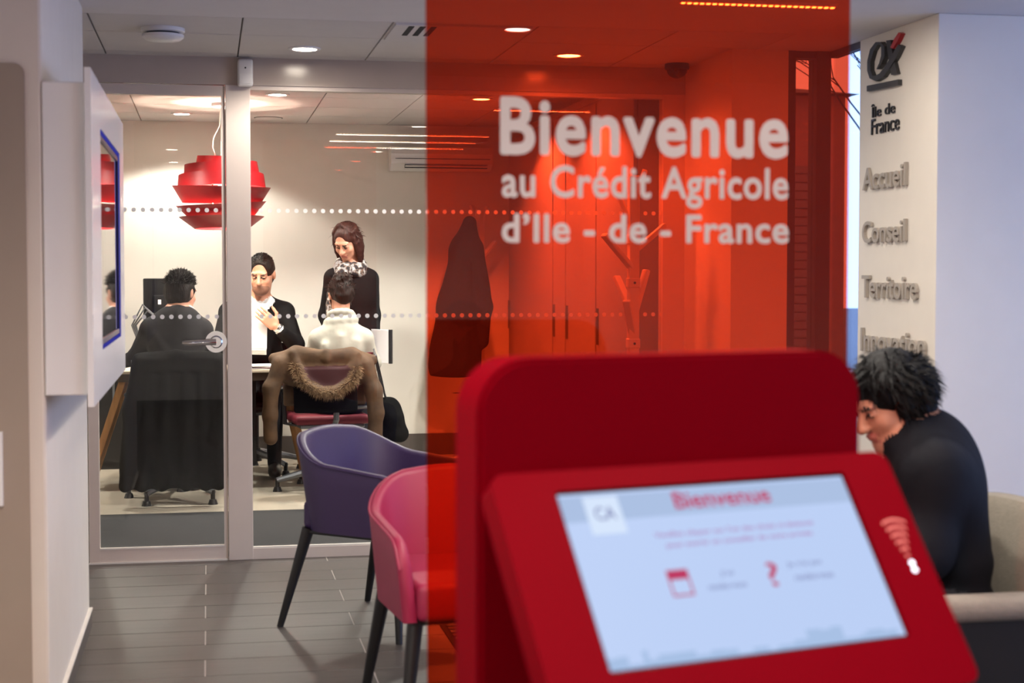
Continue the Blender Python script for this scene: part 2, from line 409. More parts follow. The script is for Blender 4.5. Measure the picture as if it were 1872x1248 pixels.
# ------------------------------------------------------------ floor
floor = struct('floor', (-1.4, 5.2, -2, 6.46, -.08, -.0012), 'grout')
struct('floor_rear', (-1.4, 2.8, 6.46, YP+.06, -.08, -.0012), 'grout')
ROW = .228; y = 7.404; rows = [(7.404, YP)]
while y > 3.9: rows.append((y-ROW, y)); y -= ROW
pm = {}
for i, (a, b) in enumerate(rows):
    off = (-.02 if i % 2 == 1 else .54)
    k0 = -2 if i % 2 else -2
    x = off-1.12*2
    while x < 4.9:
        x0, x1 = max(x, -1.35), min(x+1.12, 4.9 if b < 6.47 else 2.78)
        if x1 > -1.3 and x1 > x0+.05:
            L_ = round(x1-x0, 3); key = (L_, round(b-a, 3))
            if key not in pm:
                bm = BM(); box(bm, -L_/2+.0022, L_/2-.0022, -(b-a)/2+.0016, (b-a)/2-.0016, -.01, 0, bev=.0012, seg=1); pm[key] = fin(bm, 'plank'); pm[key].materials.append(MATS['plank'])
            o = bpy.data.objects.new('plank', pm[key]); COL.objects.link(o); o.parent = floor; o.location = ((x0+x1)/2, (a+b)/2, 0)
        x += 1.12
nf = struct('floor_near', (-1.4, 5.2, -2, y-.002, -.004, 0), 'plank')
struct('floor_office', (-2.2, 2.9, YP+.06, 9.05, -.08, 0), 'carpet_dark')
struct('floor_office_rear', (-2.2, 2.9, 9.05, YB+.1, -.08, .001), 'carpet_light')

# ------------------------------------------------------------ ceilings
cl = struct('ceiling', (-1.4, 5.2, -2, 6.33, ZC, ZC+.14), 'plaster_white')
struct('ceiling_street', (2.42, 2.82, 6.33, 6.9, ZC, ZC+.14), 'plaster_white')
cg = struct('ceiling_grid', (-1.4, 2.42, 6.33, YP+.07, ZC+.012, ZC+.14), 'grid_dark')
co_ = struct('ceiling_office', (-2.2, 2.9, YP+.05, YB+.1, ZO+.012, ZO+.1), 'grid_dark')
tm = {}
def tiles(parent, xs, ys, z, m):
    for i in range(len(xs)-1):
        for j in range(len(ys)-1):
            a, b, c, d = xs[i], xs[i+1], ys[j], ys[j+1]; key = (round(b-a, 3), round(d-c, 3))
            if key not in tm:
                bm = BM(); g = .0035; W_, D_ = b-a, d-c; box(bm, -W_/2+g, W_/2-g, -D_/2+g, D_/2-g, 0, .013); tm[key] = fin(bm, 'tile'); tm[key].materials.append(MATS[m])
            o = bpy.data.objects.new('ceiling_tile', tm[key]); COL.objects.link(o); o.parent = parent; o.location = ((a+b)/2, (c+d)/2, z)
tiles(cg, [.143+.59*k for k in range(-2, 4)]+[2.42], [6.332, 6.787, 7.377, YP], ZC, 'ceiling_white')
tiles(co_, [.126+.58*k for k in range(-3, 5)], [YB-.58*k for k in range(7, -1, -1)], ZO, 'ceiling_white')

# ------------------------------------------------------------ walls of the lobby
wl = struct('wall_left', (-1.4, XL, 4.65, 6.2, 0, ZC), 'pillar_beige', bev=.006)
struct('wall_left_face', (XL-.002, XL+.002, 4.66, 6.198, .07, ZC-.002), 'wall_white')
struct('wall_left_recess', (-1.4, -1.3, 6.2, YP, 0, ZC), 'wall_white')
struct('wall_near_left', (-1.4, -1.3, -2, 4.65, 0, ZC), 'wall_white')
bm = BM(); box(bm, XL, XL+.012, 4.64, 6.21, 0, .062)
o = link('baseboard_left', fin(bm), 'skirting_dark'); o['kind'] = 'structure'
o = bx('skirting_lit_edge', (XL, XL+.014, 4.64, 6.212, .062, .07), 'skirting_white'); o['kind'] = 'structure'  # white strip stands in for light catching the dark skirting's top edge
struct('wall_side', (XR, XR+.12, 6.8, YP+.1, 0, ZC), 'wall_white')
struct('wall_street', (XR+.12, 2.565, 6.8, 6.92, 0, ZC), 'wall_white')
sw = struct('wall_sign', (2.76, 5.2, 5.715, 6.46, 0, ZC), 'wall_white', bev=.004)
struct('wall_right', (5.1, 5.2, 5.1, 5.715, 0, ZC), 'wall_white'); struct('wall_right_rear', (5.1, 5.2, -2, .6, 0, ZC), 'wall_white'); struct('wall_right_sill', (5.1, 5.2, .6, 5.1, 0, .15), 'wall_white'); struct('wall_right_lintel', (5.1, 5.2, .6, 5.1, 2.2, ZC), 'wall_white')
struct('wall_rear', (-1.4, 5.2, -2.1, -2, 0, ZC), 'wall_white')
# street glazing beside the sign wall
g1 = struct('window_1', (2.565, 2.60, 6.8, 6.9, 0, ZC), 'alu_dark')
bx('window_frame', (2.70, 2.768, 6.8, 6.9, 0, ZC), 'alu_dark', g1)
bx('window_frame', (2.60, 2.70, 6.81, 6.89, ZC-.03, ZC), 'alu_dark', g1)
bx('window_frame', (2.60, 2.70, 6.81, 6.89, 0, .25), 'alu_dark', g1)
bx('pane', (2.60, 2.70, 6.845, 6.853, .25, ZC-.03), 'clear_glass', g1)
bx('window_frame', (2.768, 2.80, 6.46, 6.8, ZC-.03, ZC), 'alu_dark', g1)
bx('pane', (2.78, 2.788, 6.46, 6.8, .0, ZC-.03), 'clear_glass', g1)

# ------------------------------------------------------------ office shell
struct('wall_office_back', (-2.2, 2.9, YB, YB+.1, 0, ZO+.1), 'wall_white')
struct('wall_office_left', (-2.2, -2.1, YP, YB, 0, ZO+.1), 'wall_white')
struct('wall_office_right', (XR, XR+.12, YP+.1, YB, 0, ZO+.1), 'wall_white')
o = bx('baseboard_office', (-2.1, XR, YB-.015, YB, 0, .16), 'skirting_dark'); o['kind'] = 'structure'
struct('wall_left_of_door', (-2.2, -.55, YP, YP+.06, 0, ZO), 'wall_white')

# ------------------------------------------------------------ glazed partition
hd = struct('trim_2', (-.62, XR, YP-.008, YP+.07, 2.215, ZC), 'header_taupe')
pt = struct('window_2', (.086, .199, YP-.012, YP+.07, 0, 2.215), 'frame_taupe', bev=.003)
bx('bottom_rail', (.199, 2.19, YP+.0, YP+.06, 0, .05), 'frame_taupe', pt)
bx('glazing_bead', (.199, 2.19, YP+.004, YP+.024, .05, .058), 'skirting_white', pt)
bx('top_rail', (.199, 2.19, YP+.0, YP+.06, 2.195, 2.215), 'frame_taupe', pt)
bx('end_post', (2.19, 2.30, YP-.004, YP+.07, 0, 2.215), 'frame_taupe', pt)
gp = bx('pane', (.199, 2.19, YP+.026, YP+.032, .05, 2.195), 'clear_glass', pt)
dr = struct('door_1', (-.546, -.50, YP, YP+.05, 0, 2.215), 'frame_taupe')
bx('stile', (.066, .084, YP+.002, YP+.05, 0, 2.212), 'frame_taupe', dr)
bx('top_rail', (-.50, .066, YP+.002, YP+.05, 2.165, 2.212), 'frame_taupe', dr)
bx('bottom_rail', (-.50, .066, YP+.002, YP+.05, .008, .068), 'frame_taupe', dr)
bx('glazing_bead', (-.50, .066, YP-.001, YP+.01, .066, .074), 'skirting_white', dr)
bx('threshold', (-.55, .086, YP-.004, YP+.05, 0, .008), 'skirting_white', dr)
gd = bx('pane', (-.50, .066, YP+.022, YP+.028, .068, 2.165), 'clear_glass', dr)
h = BM(); cyl(h, (.035, YP+.022, 1.025), (.035, YP-.004, 1.025), .05, n=32); lk = link('lock_plate', fin(h), 'chrome', dr, smooth=True)
h = BM(); cyl(h, (.03, YP-.004, 1.025), (.03, YP-.05, 1.025), .012, n=20); tube(h, [(.034, YP-.045, 1.025), (.0, YP-.048, 1.025), (-.1, YP-.046, 1.023), (-.118, YP-.044, 1.023)], [.014, .014, .012, .009], n=12); cyl(h, (.035, YP-.004, 1.025), (.035, YP-.02, 1.025), .03, .024, n=24)
link('handle', fin(h), 'chrome', dr, smooth=True)
def dotrow(parent, xa, xb, yy):
    for z in (1.637, 1.142):
        bm = BM(); k = math.ceil((xa-(-.375))/.0414)
        while -.375+k*.0414 < xb:
            xx = -.375+k*.0414
            bmesh.ops.create_circle(bm, cap_ends=True, segments=14, radius=.0105, matrix=Matrix.Translation((xx, yy, z)) @ Matrix.Rotation(math.pi/2, 4, 'X')); k += 1
        o = link('dot_row', fin(bm), 'dot_film', parent, kind='stuff')
dotrow(gd, -.49, .062, YP+.0205); dotrow(gp, .205, 2.2, YP+.0245)

# ------------------------------------------------------------ outside
struct('ground_outside', (2.3, 40, 6.95, 60, -.15, -.1), 'asphalt')
# ------------------------------------------------------------ ceiling fittings
def downlight(x, y, z, power, label, r=.055, group='recessed ceiling downlights', col=(1, .92, .82), spot=2.75, blend=.5):
    t = thing('downlight', label, 'light', (x, y, z), 0, group)
    bm = BM(); lathe(bm, [(r+.018, 0), (r+.016, -.006), (r, -.007), (r-.004, -.002), (r-.004, .004), (r+.018, .004)], n=28, close=True); link('ring', fin(bm), 'white_plastic', t, smooth=True, local=True)
    bm = BM(); cyl(bm, (0, 0, -.0045), (0, 0, -.001), r-.005, n=28); link('lens', fin(bm), 'downlight_on', t, local=True)
    l = bpy.data.lights.new('downlight_beam', 'SPOT'); l.energy = power; l.spot_size = spot; l.spot_blend = blend; l.color = col; l.shadow_soft_size = r
    o = bpy.data.objects.new('downlight_beam', l); COL.objects.link(o); o.parent = t; o.location = (0, 0, -.02)
LP = 40
downlight(.43, 7.137, ZC, LP*.9, 'bright round downlight in lobby ceiling above the purple chair')
downlight(1.629, 7.124, ZC, LP*.9, 'bright round downlight seen through top of red panel')
for (x, y, lb) in ((-.28, 1.9, 'downlight over the entrance, left row'), (-.29, .4, 'downlight over the entrance, left row by the shopfront'), (1.37, 2.0, 'downlight above the kiosk, right row'),
                   (1.30, .85, 'second downlight of right row by the shopfront'), (1.25, -.4, 'downlight nearest the shopfront window'), (1.42, 4.3, 'downlight over the waiting area')):
    downlight(x, y, ZC, LP*(3.3 if x < 0 else 1.5 if y < 1.5 else 1.9 if y > 4 else .9), lb)
for (x, y, lb) in ((.42, 9.707, 'office downlight above the meeting table, near the glass'), (-.165, 11.0, 'office downlight close to the back wall'), (1.668, 9.714, 'office downlight on the right, seen through red panel'), (-.75, 9.7, 'office downlight at the far left corner'), (1.668, 8.4, 'office downlight by the cupboards')):
    downlight(x, y, ZO, 98*(1.7 if x > 1 else 1), lb, group='recessed office downlights', col=(1, .95, .86), spot=2.3, blend=.25)
# strip lights made of small diodes
def strip(x0, x1, y, label):
    t = thing('led_strip', label, 'light', ((x0+x1)/2, y, ZC), 0, 'linear diode strip lights')
    bx('housing', (x0, x1, y-.018, y+.018, ZC-.012, ZC), 'white_plastic', t)
    bm = BM(); k = x0+.01
    while k < x1-.005:
        bmesh.ops.create_cube(bm, size=1, matrix=Matrix.Translation((k, y, ZC-.0135)) @ Matrix.Diagonal((.012, .014, .003, 1))); k += .024
    link('diodes', fin(bm), 'led_on', t, kind='stuff')
    l = bpy.data.lights.new('strip_beam', 'AREA'); l.shape = 'RECTANGLE'; l.size = x1-x0; l.size_y = .03; l.energy = 10; l.color = (1, .9, .78)
    o = bpy.data.objects.new('strip_beam', l); COL.objects.link(o); o.parent = t; o.location = (0, 0, -.02)
strip(.9, 2.0, 3.75, 'diode strip light, farthest of three parallel strips over the kiosk')
strip(.9, 2.0, 3.16, 'middle diode strip light of three over the kiosk')
strip(.9, 2.0, 2.57, 'diode strip light, nearest of three parallel strips over the kiosk')
strip(1.7, 2.3, 5.61, 'glowing diode strip light at the top edge behind the red panel')
# smoke detector
t = thing('smoke_detector', 'round white smoke detector on the lobby ceiling', 'detector', (-.172, 6.672, ZC))
bm = BM(); lathe(bm, [(.088, 0), (.088, -.014), (.08, -.018), (.055, -.018), (.055, 0)], n=36); link('base', fin(bm), 'white_plastic', t, smooth=True, local=True)
bm = BM(); lathe(bm, [(.066, -.018), (.066, -.026)], n=36); link('slot', fin(bm), 'mat_dark', t, local=True)
bm = BM(); lathe(bm, [(.084, -.026), (.084, -.036), (.07, -.048), (.03, -.052)], n=36); link('cap', fin(bm), 'white_plastic', t, smooth=True, local=True)
# motion sensor on the mullion head
t = thing('motion_sensor', 'white motion sensor fixed at the top of the mullion', 'sensor', (.18, YP-.02, 2.25))
bm = BM(); box(bm, .142, .212, YP-.066, YP-.012, 2.205, 2.33, bev=.012, seg=3); link('body', fin(bm), 'white_plastic', t, smooth=True)
bm = BM(); box(bm, .148, .206, YP-.072, YP-.06, 2.215, 2.262, bev=.006); link('lens', fin(bm), 'dot_film', t, smooth=True)
bm = BM(); cyl(bm, (.177, YP-.064, 2.288), (.177, YP-.069, 2.288), .004, n=10); link('indicator', fin(bm), 'black_plastic', t)
# dome camera
t = thing('dome_camera', 'small black dome security camera in ceiling corner by the partition', 'camera', (2.208, 7.34, ZC))
bm = BM(); lathe(bm, [(.058, 0), (.06, -.02), (.056, -.028), (.03, -.028)], n=28); link('base', fin(bm), 'black_plastic', t, smooth=True, local=True)
bm = BM(); lathe(bm, [(.05, -.028)]+[(.05*math.cos(a), -.028-.042*math.sin(a)) for a in (.3, .6, .9, 1.2, 1.45)], n=28); link('dome', fin(bm), 'screen_glass', t, smooth=True, local=True)
# ceiling diffuser
t = thing('air_vent', 'square white ceiling air diffuser with dark slots', 'vent', (.95, 6.5, ZC))
bx('plate', (.745, 1.30, 6.345, 6.775, ZC-.008, ZC+.002), 'ceiling_white', t)
for k in range(3): bx('slot', (.80+.045*k, .823+.045*k, 6.37, 6.62, ZC-.0095, ZC-.007), 'mat_dark', t)
# wall air conditioner in the office
t = thing('air_conditioner', 'white wall air conditioner with open louvre on office back wall', 'air conditioner', (1.62, YB-.1, 2.09))
bm = BM(); prism(bm, [(1.30, YB, 2.26), (1.30, YB-.17, 2.25), (1.30, YB-.20, 2.20), (1.30, YB-.19, 2.13), (1.30, YB-.12, 2.085), (1.30, YB, 2.085)], (.74, 0, 0)); link('body', fin(bm), 'white_plastic', t)
bx('outlet', (1.40, 2.0, YB-.193, YB-.16, 2.098, 2.122), 'mat_dark', t)
bm = BM(); prism(bm, [(1.40, YB-.21, 2.112), (1.40, YB-.205, 2.118), (1.40, YB-.15, 2.096), (1.40, YB-.155, 2.09)], (.6, 0, 0)); link('louvre', fin(bm), 'white_plastic', t)
bx('seam', (1.33, 2.02, YB-.2015, YB-.19, 2.163, 2.168), 'mat_grey', t)
# office round speaker
t = thing('ceiling_speaker', 'flat round speaker grille in office ceiling near back wall', 'speaker', (.422, 11.2, ZO))
bm = BM(); lathe(bm, [(.09, 0), (.09, -.006), (.06, -.008)], n=28); link('grille', fin(bm), 'ceiling_white', t, local=True, smooth=True)
bm = BM(); lathe(bm, [(.1, .0), (.1, -.003), (.092, -.003), (.092, 0)], n=28, close=True); link('rim', fin(bm), 'grid_dark', t, local=True)

# ------------------------------------------------------------ wall display on the left
t = thing('wall_display', 'white wall-mounted information display casing with glossy screen', 'display', (-.40, 5.3, .97))
bx('casing', (XL+.002, -.337, 4.65, 6.1, 1.0, 1.885), 'display_white', t, bev=.004)
bm = BM()
def ring_plate(bm, x0, x1, oy0, oy1, oz0, oz1, iy0, iy1, iz0, iz1):
    box(bm, x0, x1, oy0, iy0, oz0, oz1); box(bm, x0, x1, iy1, oy1, oz0, oz1); box(bm, x0, x1, iy0, iy1, oz0, iz0); box(bm, x0, x1, iy0, iy1, iz1, oz1)
ring_plate(bm, -.337, -.320, 4.63, 6.38, .968, 1.925, 5.03, 6.12, 1.11, 1.79); bmesh.ops.remove_doubles(bm, verts=bm.verts, dist=1e-5)
link('front_plate', fin(bm), 'display_white', t)
bm = BM(); ring_plate(bm, -.3365, -.323, 5.03, 6.12, 1.11, 1.79, 5.042, 6.108, 1.122, 1.778); link('screen_rim', fin(bm), 'blue_rim', t)
bm = BM(); ring_plate(bm, -.3365, -.326, 5.042, 6.108, 1.122, 1.778, 5.06, 6.085, 1.14, 1.76); link('screen_bezel', fin(bm), 'rim_navy', t)
bx('screen', (-.337, -.330, 5.06, 6.085, 1.14, 1.76), 'screen_glass', t)
# taupe panel on the near pillar
t = thing('pillar_panel', 'taupe round-cornered panel on the near beige pillar', 'panel', (-.62, 4.64, 1.0))
bm = BM(); c = at(44, 115, Y=4.64); pts = rrect(.34, 1.95, .03)
prism(bm, [(c.x-.17+a, 4.64, c.z-.975+b) for a, b in pts], (0, .012, 0)); link('board', fin(bm), 'panel_taupe', t)
bx('edge_plate', (-.80, at(4, 850, Y=4.62).x, 4.62, 4.64, at(0, 925, Y=4.62).z, at(0, 790, Y=4.62).z), 'white_plastic', t)

# ------------------------------------------------------------ sign on the right wall (plane X = 2.76, facing -X)
SX = 2.76
def sgn(x, y): return at(x, y, X=SX)
t = thing('sign_lettering', 'raised wall sign listing bank services under dark logo', 'sign', (SX-.01, 6.1, 1.0))
UX, UY = Vector((0, -1, 0)), Vector((0, 0, 1))      # reading direction seen from the lobby
def signtext(body, px0, px1, ptop, pbot, m, depth=.012, bold=.014, nm='letter'):
    a = sgn(px0, pbot); b = sgn(px1, (ptop+pbot)/2); c = sgn(px0, ptop)
    zt = (c.z+sgn(px1, ptop).z)/2; zb = (a.z+sgn(px1, pbot).z)/2
    text_on(nm, body, Vector((SX-.001, 0, 0)), UX, UY, -a.y, -b.y, zb, zt, m, t, depth=depth, bold=bold, split=True)
signtext('Île de', 1595, 1638, 186, 211, 'sign_black', depth=.006, bold=.0); signtext('France', 1595, 1646, 213, 242, 'sign_black', depth=.006, bold=.0)
signtext('Accueil', 1582, 1661, 302, 344, 'sign_grey'); signtext('Conseil', 1581, 1660, 402, 443, 'sign_grey')
signtext('Territoire', 1580, 1681, 503, 546, 'sign_grey'); signtext('Innovation', 1578, 1696, 603, 648, 'sign_grey')
def z8(x, y): return sgn(1540+x/4.16, 40+y/4.16)
def ribbon(bm, pts, ws, d=.018):
    P = []
    cr = pts
    L_, R_ = [], []
    for i, p in enumerate(cr):
        a = Vector(cr[max(i-1, 0)]); b = Vector(cr[min(i+1, len(cr)-1)]); tt = (b-a).normalized(); nn = Vector((-tt.y, tt.x)); q = Vector(p)
        L_.append(q+nn*ws[i]/2); R_.append(q-nn*ws[i]/2)
    for i in range(len(cr)-1):
        q = [z8(*v) for v in (L_[i], L_[i+1], R_[i+1], R_[i])]; prism(bm, q, (-d-i*2e-4, 0, 0))
bm = BM()
ribbon(bm, [(330, 160), (290, 165), (255, 215), (232, 300), (232, 370), (250, 420), (285, 432), (330, 405), (375, 345), (425, 265), (470, 180)], [14, 26, 30, 26, 26, 32, 42, 40, 38, 38, 30])
ribbon(bm, [(320, 160), (345, 190), (345, 260), (325, 320), (300, 360)], [16, 26, 26, 18, 6], .022)
ribbon(bm, [(375, 140), (385, 220), (400, 300), (420, 400)], [34, 36, 40, 48], .015)
link('logo_mark', fin(bm), 'sign_dark', t)
bm = BM(); ribbon(bm, [(408, 200), (440, 140), (472, 85)], [22, 30, 20], .02); link('logo_accent', fin(bm), 'logo_red', t)
bm = BM(); prism(bm, [z8(*p) for p in ((215, 487), (455, 438), (455, 482), (215, 530))], (-.018, 0, 0)); link('logo_bar', fin(bm), 'sign_dark', t)

# ------------------------------------------------------------ red welcome panel
PY = 3.0
px0, px1 = at(780, 600, Y=PY).x, at(1549, 600, Y=PY).x
t = thing('welcome_sign', 'tall translucent red acrylic sheet with white welcome lettering', 'sign', ((px0+px1)/2, PY, 0))
bx('sheet', (px0, px1, PY, PY+.008, .04, ZC), 'red_acrylic', t)
bx('foot_channel', (px0-.02, px1+.02, PY-.03, PY+.038, 0, .05), 'steel', t)
PO = Vector((0, PY-.0005, 0)); PXv, PZv = Vector((1, 0, 0)), Vector((0, 0, 1))
def ptext(body, xa, xb, ytop, ybot, bold, spacing=1.0):
    a = at(xa, ybot, Y=PY); b = at(xb, ytop, Y=PY)
    return text_on('letter', body, PO, PXv, PZv, a.x, b.x, a.z, b.z, 'film_white', t, depth=0, bold=bold, spacing=spacing, split=True)
ptext('Bienvenue', 914, 1441, 187, 284, .028, 1.08)
ptext('au Crédit Agricole', 917, 1441, 307, 379, .024, 1.06)
ptext('d’Ile - de - France', 917, 1442, 393, 444, .026, 1.06)
# ------------------------------------------------------------ kiosk
KO = Vector((.45275, 2.04041, 1.05628)); KU = Vector((.96619, .25809, 0)).normalized()
KV = Vector((.15497, -.56639, -.80944)); KV = (KV-KU*KV.dot(KU)).normalized(); KN = KV.cross(KU)      # KN points to the viewer
KW = Vector((-KU.y, KU.x, 0)); KP0 = Vector((.350, 2.064, 0))
def kp(a, b, c=0): return KO+KU*a+KV*b+KN*c
kc = KP0+KU*.315
t = thing('welcome_kiosk', 'red freestanding reception kiosk with tilted touch screen', 'kiosk', (kc.x, kc.y, 0))
bm = BM(); pts = rrect(.63, 1.234, .075, n=8, radii=(.075, .075, .01, .01))
prism(bm, [KP0+KU*(.315+a)+Vector((0, 0, .617+b)) for a, b in pts], KW*.08)
bm.normal_update(); bmesh.ops.recalc_face_normals(bm, faces=bm.faces)
cap = [e for e in bm.edges if len(e.link_faces) == 2 and e.calc_face_angle() > 1.3 and max(len(f.verts) for f in e.link_faces) > 8]
bmesh.ops.bevel(bm, geom=cap, offset=.006, segments=2, affect='EDGES')
link('back_panel', fin(bm), 'kiosk_red', t, smooth=True)
bm = BM(); box(bm, 0, 1, 0, 1, 0, 1); bmesh.ops.transform(bm, matrix=Matrix.Identity(4), verts=bm.verts)
bm.free(); bm = BM()
prism(bm, [KP0+KU*a-KW*w_ for a, w_ in ((-.04, .34), (.67, .34), (.67, -.14), (-.04, -.14))], (0, 0, .018)); link('base_plate', fin(bm), 'dark_metal', t)
# screen housing: a thick rounded slab with an opening
SW, SH = .465, .25
hx0, hx1, hy0, hy1 = -.0925, .556, -.035, .331
bm = BM()
outer = [( (hx0+hx1)/2+a, (hy0+hy1)/2+b) for a, b in rrect(hx1-hx0, hy1-hy0, .022, n=6)]
inner = [(SW/2+a, SH/2+b) for a, b in rrect(SW+.008, SH+.008, .006, n=6)]
def ringface(c):
    return [bm.verts.new(kp(a, b, c)) for a, b in outer], [bm.verts.new(kp(a, b, c)) for a, b in inner]
of, inf = ringface(0.0); ob = [bm.verts.new(kp(a, b, -.04)) for a, b in outer]; ib = [bm.verts.new(kp(a, b, -.006)) for a, b in inner]
n = len(outer)
for i in range(n):
    j = (i+1) % n
    bm.faces.new((of[i], of[j], inf[j], inf[i])); bm.faces.new((of[i], ob[i], ob[j], of[j])); bm.faces.new((inf[i], inf[j], ib[j], ib[i]))
bm.faces.new(ob)
link('screen_housing', fin(bm), 'kiosk_red', t, smooth=True)
# neck block joining housing and back panel
bm = BM(); q = [kp(.02, .0, -.04), kp(.445, .0, -.04), kp(.445, .30, -.04), kp(.02, .30, -.04)]
w4 = [Vector(p)+KW*max(0.01, (KP0-p).dot(KW)+.01) for p in q]
A = [bm.verts.new(p) for p in q]; B = [bm.verts.new(p) for p in w4]
bm.faces.new(A); bm.faces.new(B[::-1])
for i in range(4): bm.faces.new((A[i], B[i], B[(i+1) % 4], A[(i+1) % 4]))
link('neck', fin(bm), 'kiosk_red', t)
# lit screen with its flat print
m = bpy.data.materials.new('kiosk_screen'); m.use_nodes = True; N = m.node_tree.nodes; L = m.node_tree.links; N.remove(N['Principled BSDF'])
e = N.new('ShaderNodeEmission'); g = N.new('ShaderNodeBsdfGlossy'); g.inputs['Roughness'].default_value = .3; g.inputs[0].default_value = (.4, .4, .4, 1); fr = N.new('ShaderNodeFresnel'); fr.inputs[0].default_value = 1.45; mx = N.new('ShaderNodeMixShader')
e.inputs[0].default_value = lin((190, 210, 248)); e.inputs[1].default_value = .82
mx.inputs[0].default_value = .04; L.new(e.outputs[0], mx.inputs[1]); L.new(g.outputs[0], mx.inputs[2]); L.new(mx.outputs[0], N['Material Output'].inputs[0]); MATS['kiosk_screen'] = m
glow('ui_band', (172, 192, 226), .82); glow('ui_white', (215, 230, 252), .82); glow('ui_red', (190, 60, 100), .82); glow('ui_grey', (140, 148, 190), .82); glow('ui_pink', (178, 140, 190), .82); glow('ui_city', (168, 192, 228), .82)
bm = BM(); bm.faces.new([bm.verts.new(kp(a, b, -.006)) for a, b in inner]); bz = link('bezel', fin(bm), 'black_plastic', t)
def krect(name, a0, a1, b0, b1, m, c, parent=None):
    bm = BM(); bm.faces.new([bm.verts.new(kp(a, b, c)) for a, b in ((a0, b0), (a1, b0), (a1, b1), (a0, b1))]); return link(name, fin(bm), m, parent or t)
sc = krect('screen', 0, SW, 0, SH, 'kiosk_screen', -.004)
krect('title_band', 0, SW, .004, .042, 'ui_band', -.0037, sc); krect('logo_card', .035, .088, .006, .062, 'ui_white', -.0034, sc)
def ktext(body, a0, a1, b0, b1, m, bold=.02):
    return text_on('print', body, kp(0, 0, -.0032), KU, -KV, a0, a1, -b1, -b0, m, sc, depth=0, bold=bold)
ktext('Bienvenue', .172, .33, .008, .034, 'ui_red', .02)
ktext('Veuillez cliquer sur l’un des choix ci-dessous', .125, .384, .066, .076, 'ui_pink', .02)
ktext('pour avertir un conseiller de votre arrivée', .138, .376, .082, .092, 'ui_pink', .02)
ktext('J’ai', .205, .226, .130, .139, 'ui_grey', .01); ktext('rendez-vous', .18, .24, .147, .156, 'ui_grey', .01)
ktext('Je n’ai pas', .315, .372, .126, .136, 'ui_grey', .01); ktext('rendez-vous', .32, .384, .145, .155, 'ui_grey', .01)
ktext('?', .279, .297, .124, .160, 'ui_red', .008); ktext('CA', .046, .078, .022, .042, 'ui_grey', .02)
bm = BM()
def ring2(bm, a0, a1, b0, b1, w_, c):
    for r in ((a0, a1, b0, b0+.014), (a0, a1, b1-w_, b1), (a0, a0+w_, b0, b1), (a1-w_, a1, b0, b1)):
        bm.faces.new([bm.verts.new(kp(a, b, c)) for a, b in ((r[0], r[2]), (r[1], r[2]), (r[1], r[3]), (r[0], r[3]))])
ring2(bm, .124, .157, .122, .160, .0028, -.0032); link('calendar_icon', fin(bm), 'ui_red', sc)
bm = BM(); rs = random.Random(3); a = 0
while a < SW-.02:
    w_ = rs.uniform(.008, .03); hgt = rs.uniform(.004, .026)*(1 if a > .3 or a < .15 else .5)
    bm.faces.new([bm.verts.new(kp(x, y_, -.0035)) for x, y_ in ((a, SH-hgt), (min(a+w_, SW), SH-hgt), (min(a+w_, SW), SH), (a, SH))]); a += w_
link('skyline_print', fin(bm), 'ui_city', sc)
# contactless symbol
mat('symbol_pale', (200, 104, 98), .5, var=0)
bm = BM()
for i in range(6):
    b0 = .078+.0115*i; hw = .021-.0035*i; ca = .519
    pts_ = []
    for s in range(9):
        f = -1+2*s/8; pts_.append((ca+hw*f, b0+.006*f*f*(hw/.022)))
    for s in range(8):
        a1_, a2_ = pts_[s], pts_[s+1]
        bm.faces.new([bm.verts.new(kp(p[0], p[1]+o_, .0006)) for p, o_ in ((a1_, -.002), (a2_, -.002), (a2_, .002), (a1_, .002))])
link('contactless_symbol', fin(bm), 'symbol_pale', t)
for b_ in (.1475, .158):
    bm = BM(); bmesh.ops.create_circle(bm, cap_ends=True, segments=16, radius=.0042)
    for v in bm.verts: v.co = kp(.5215+v.co.x, b_+v.co.y, .0008)
    link('indicator_light', fin(bm), 'led_white', t)

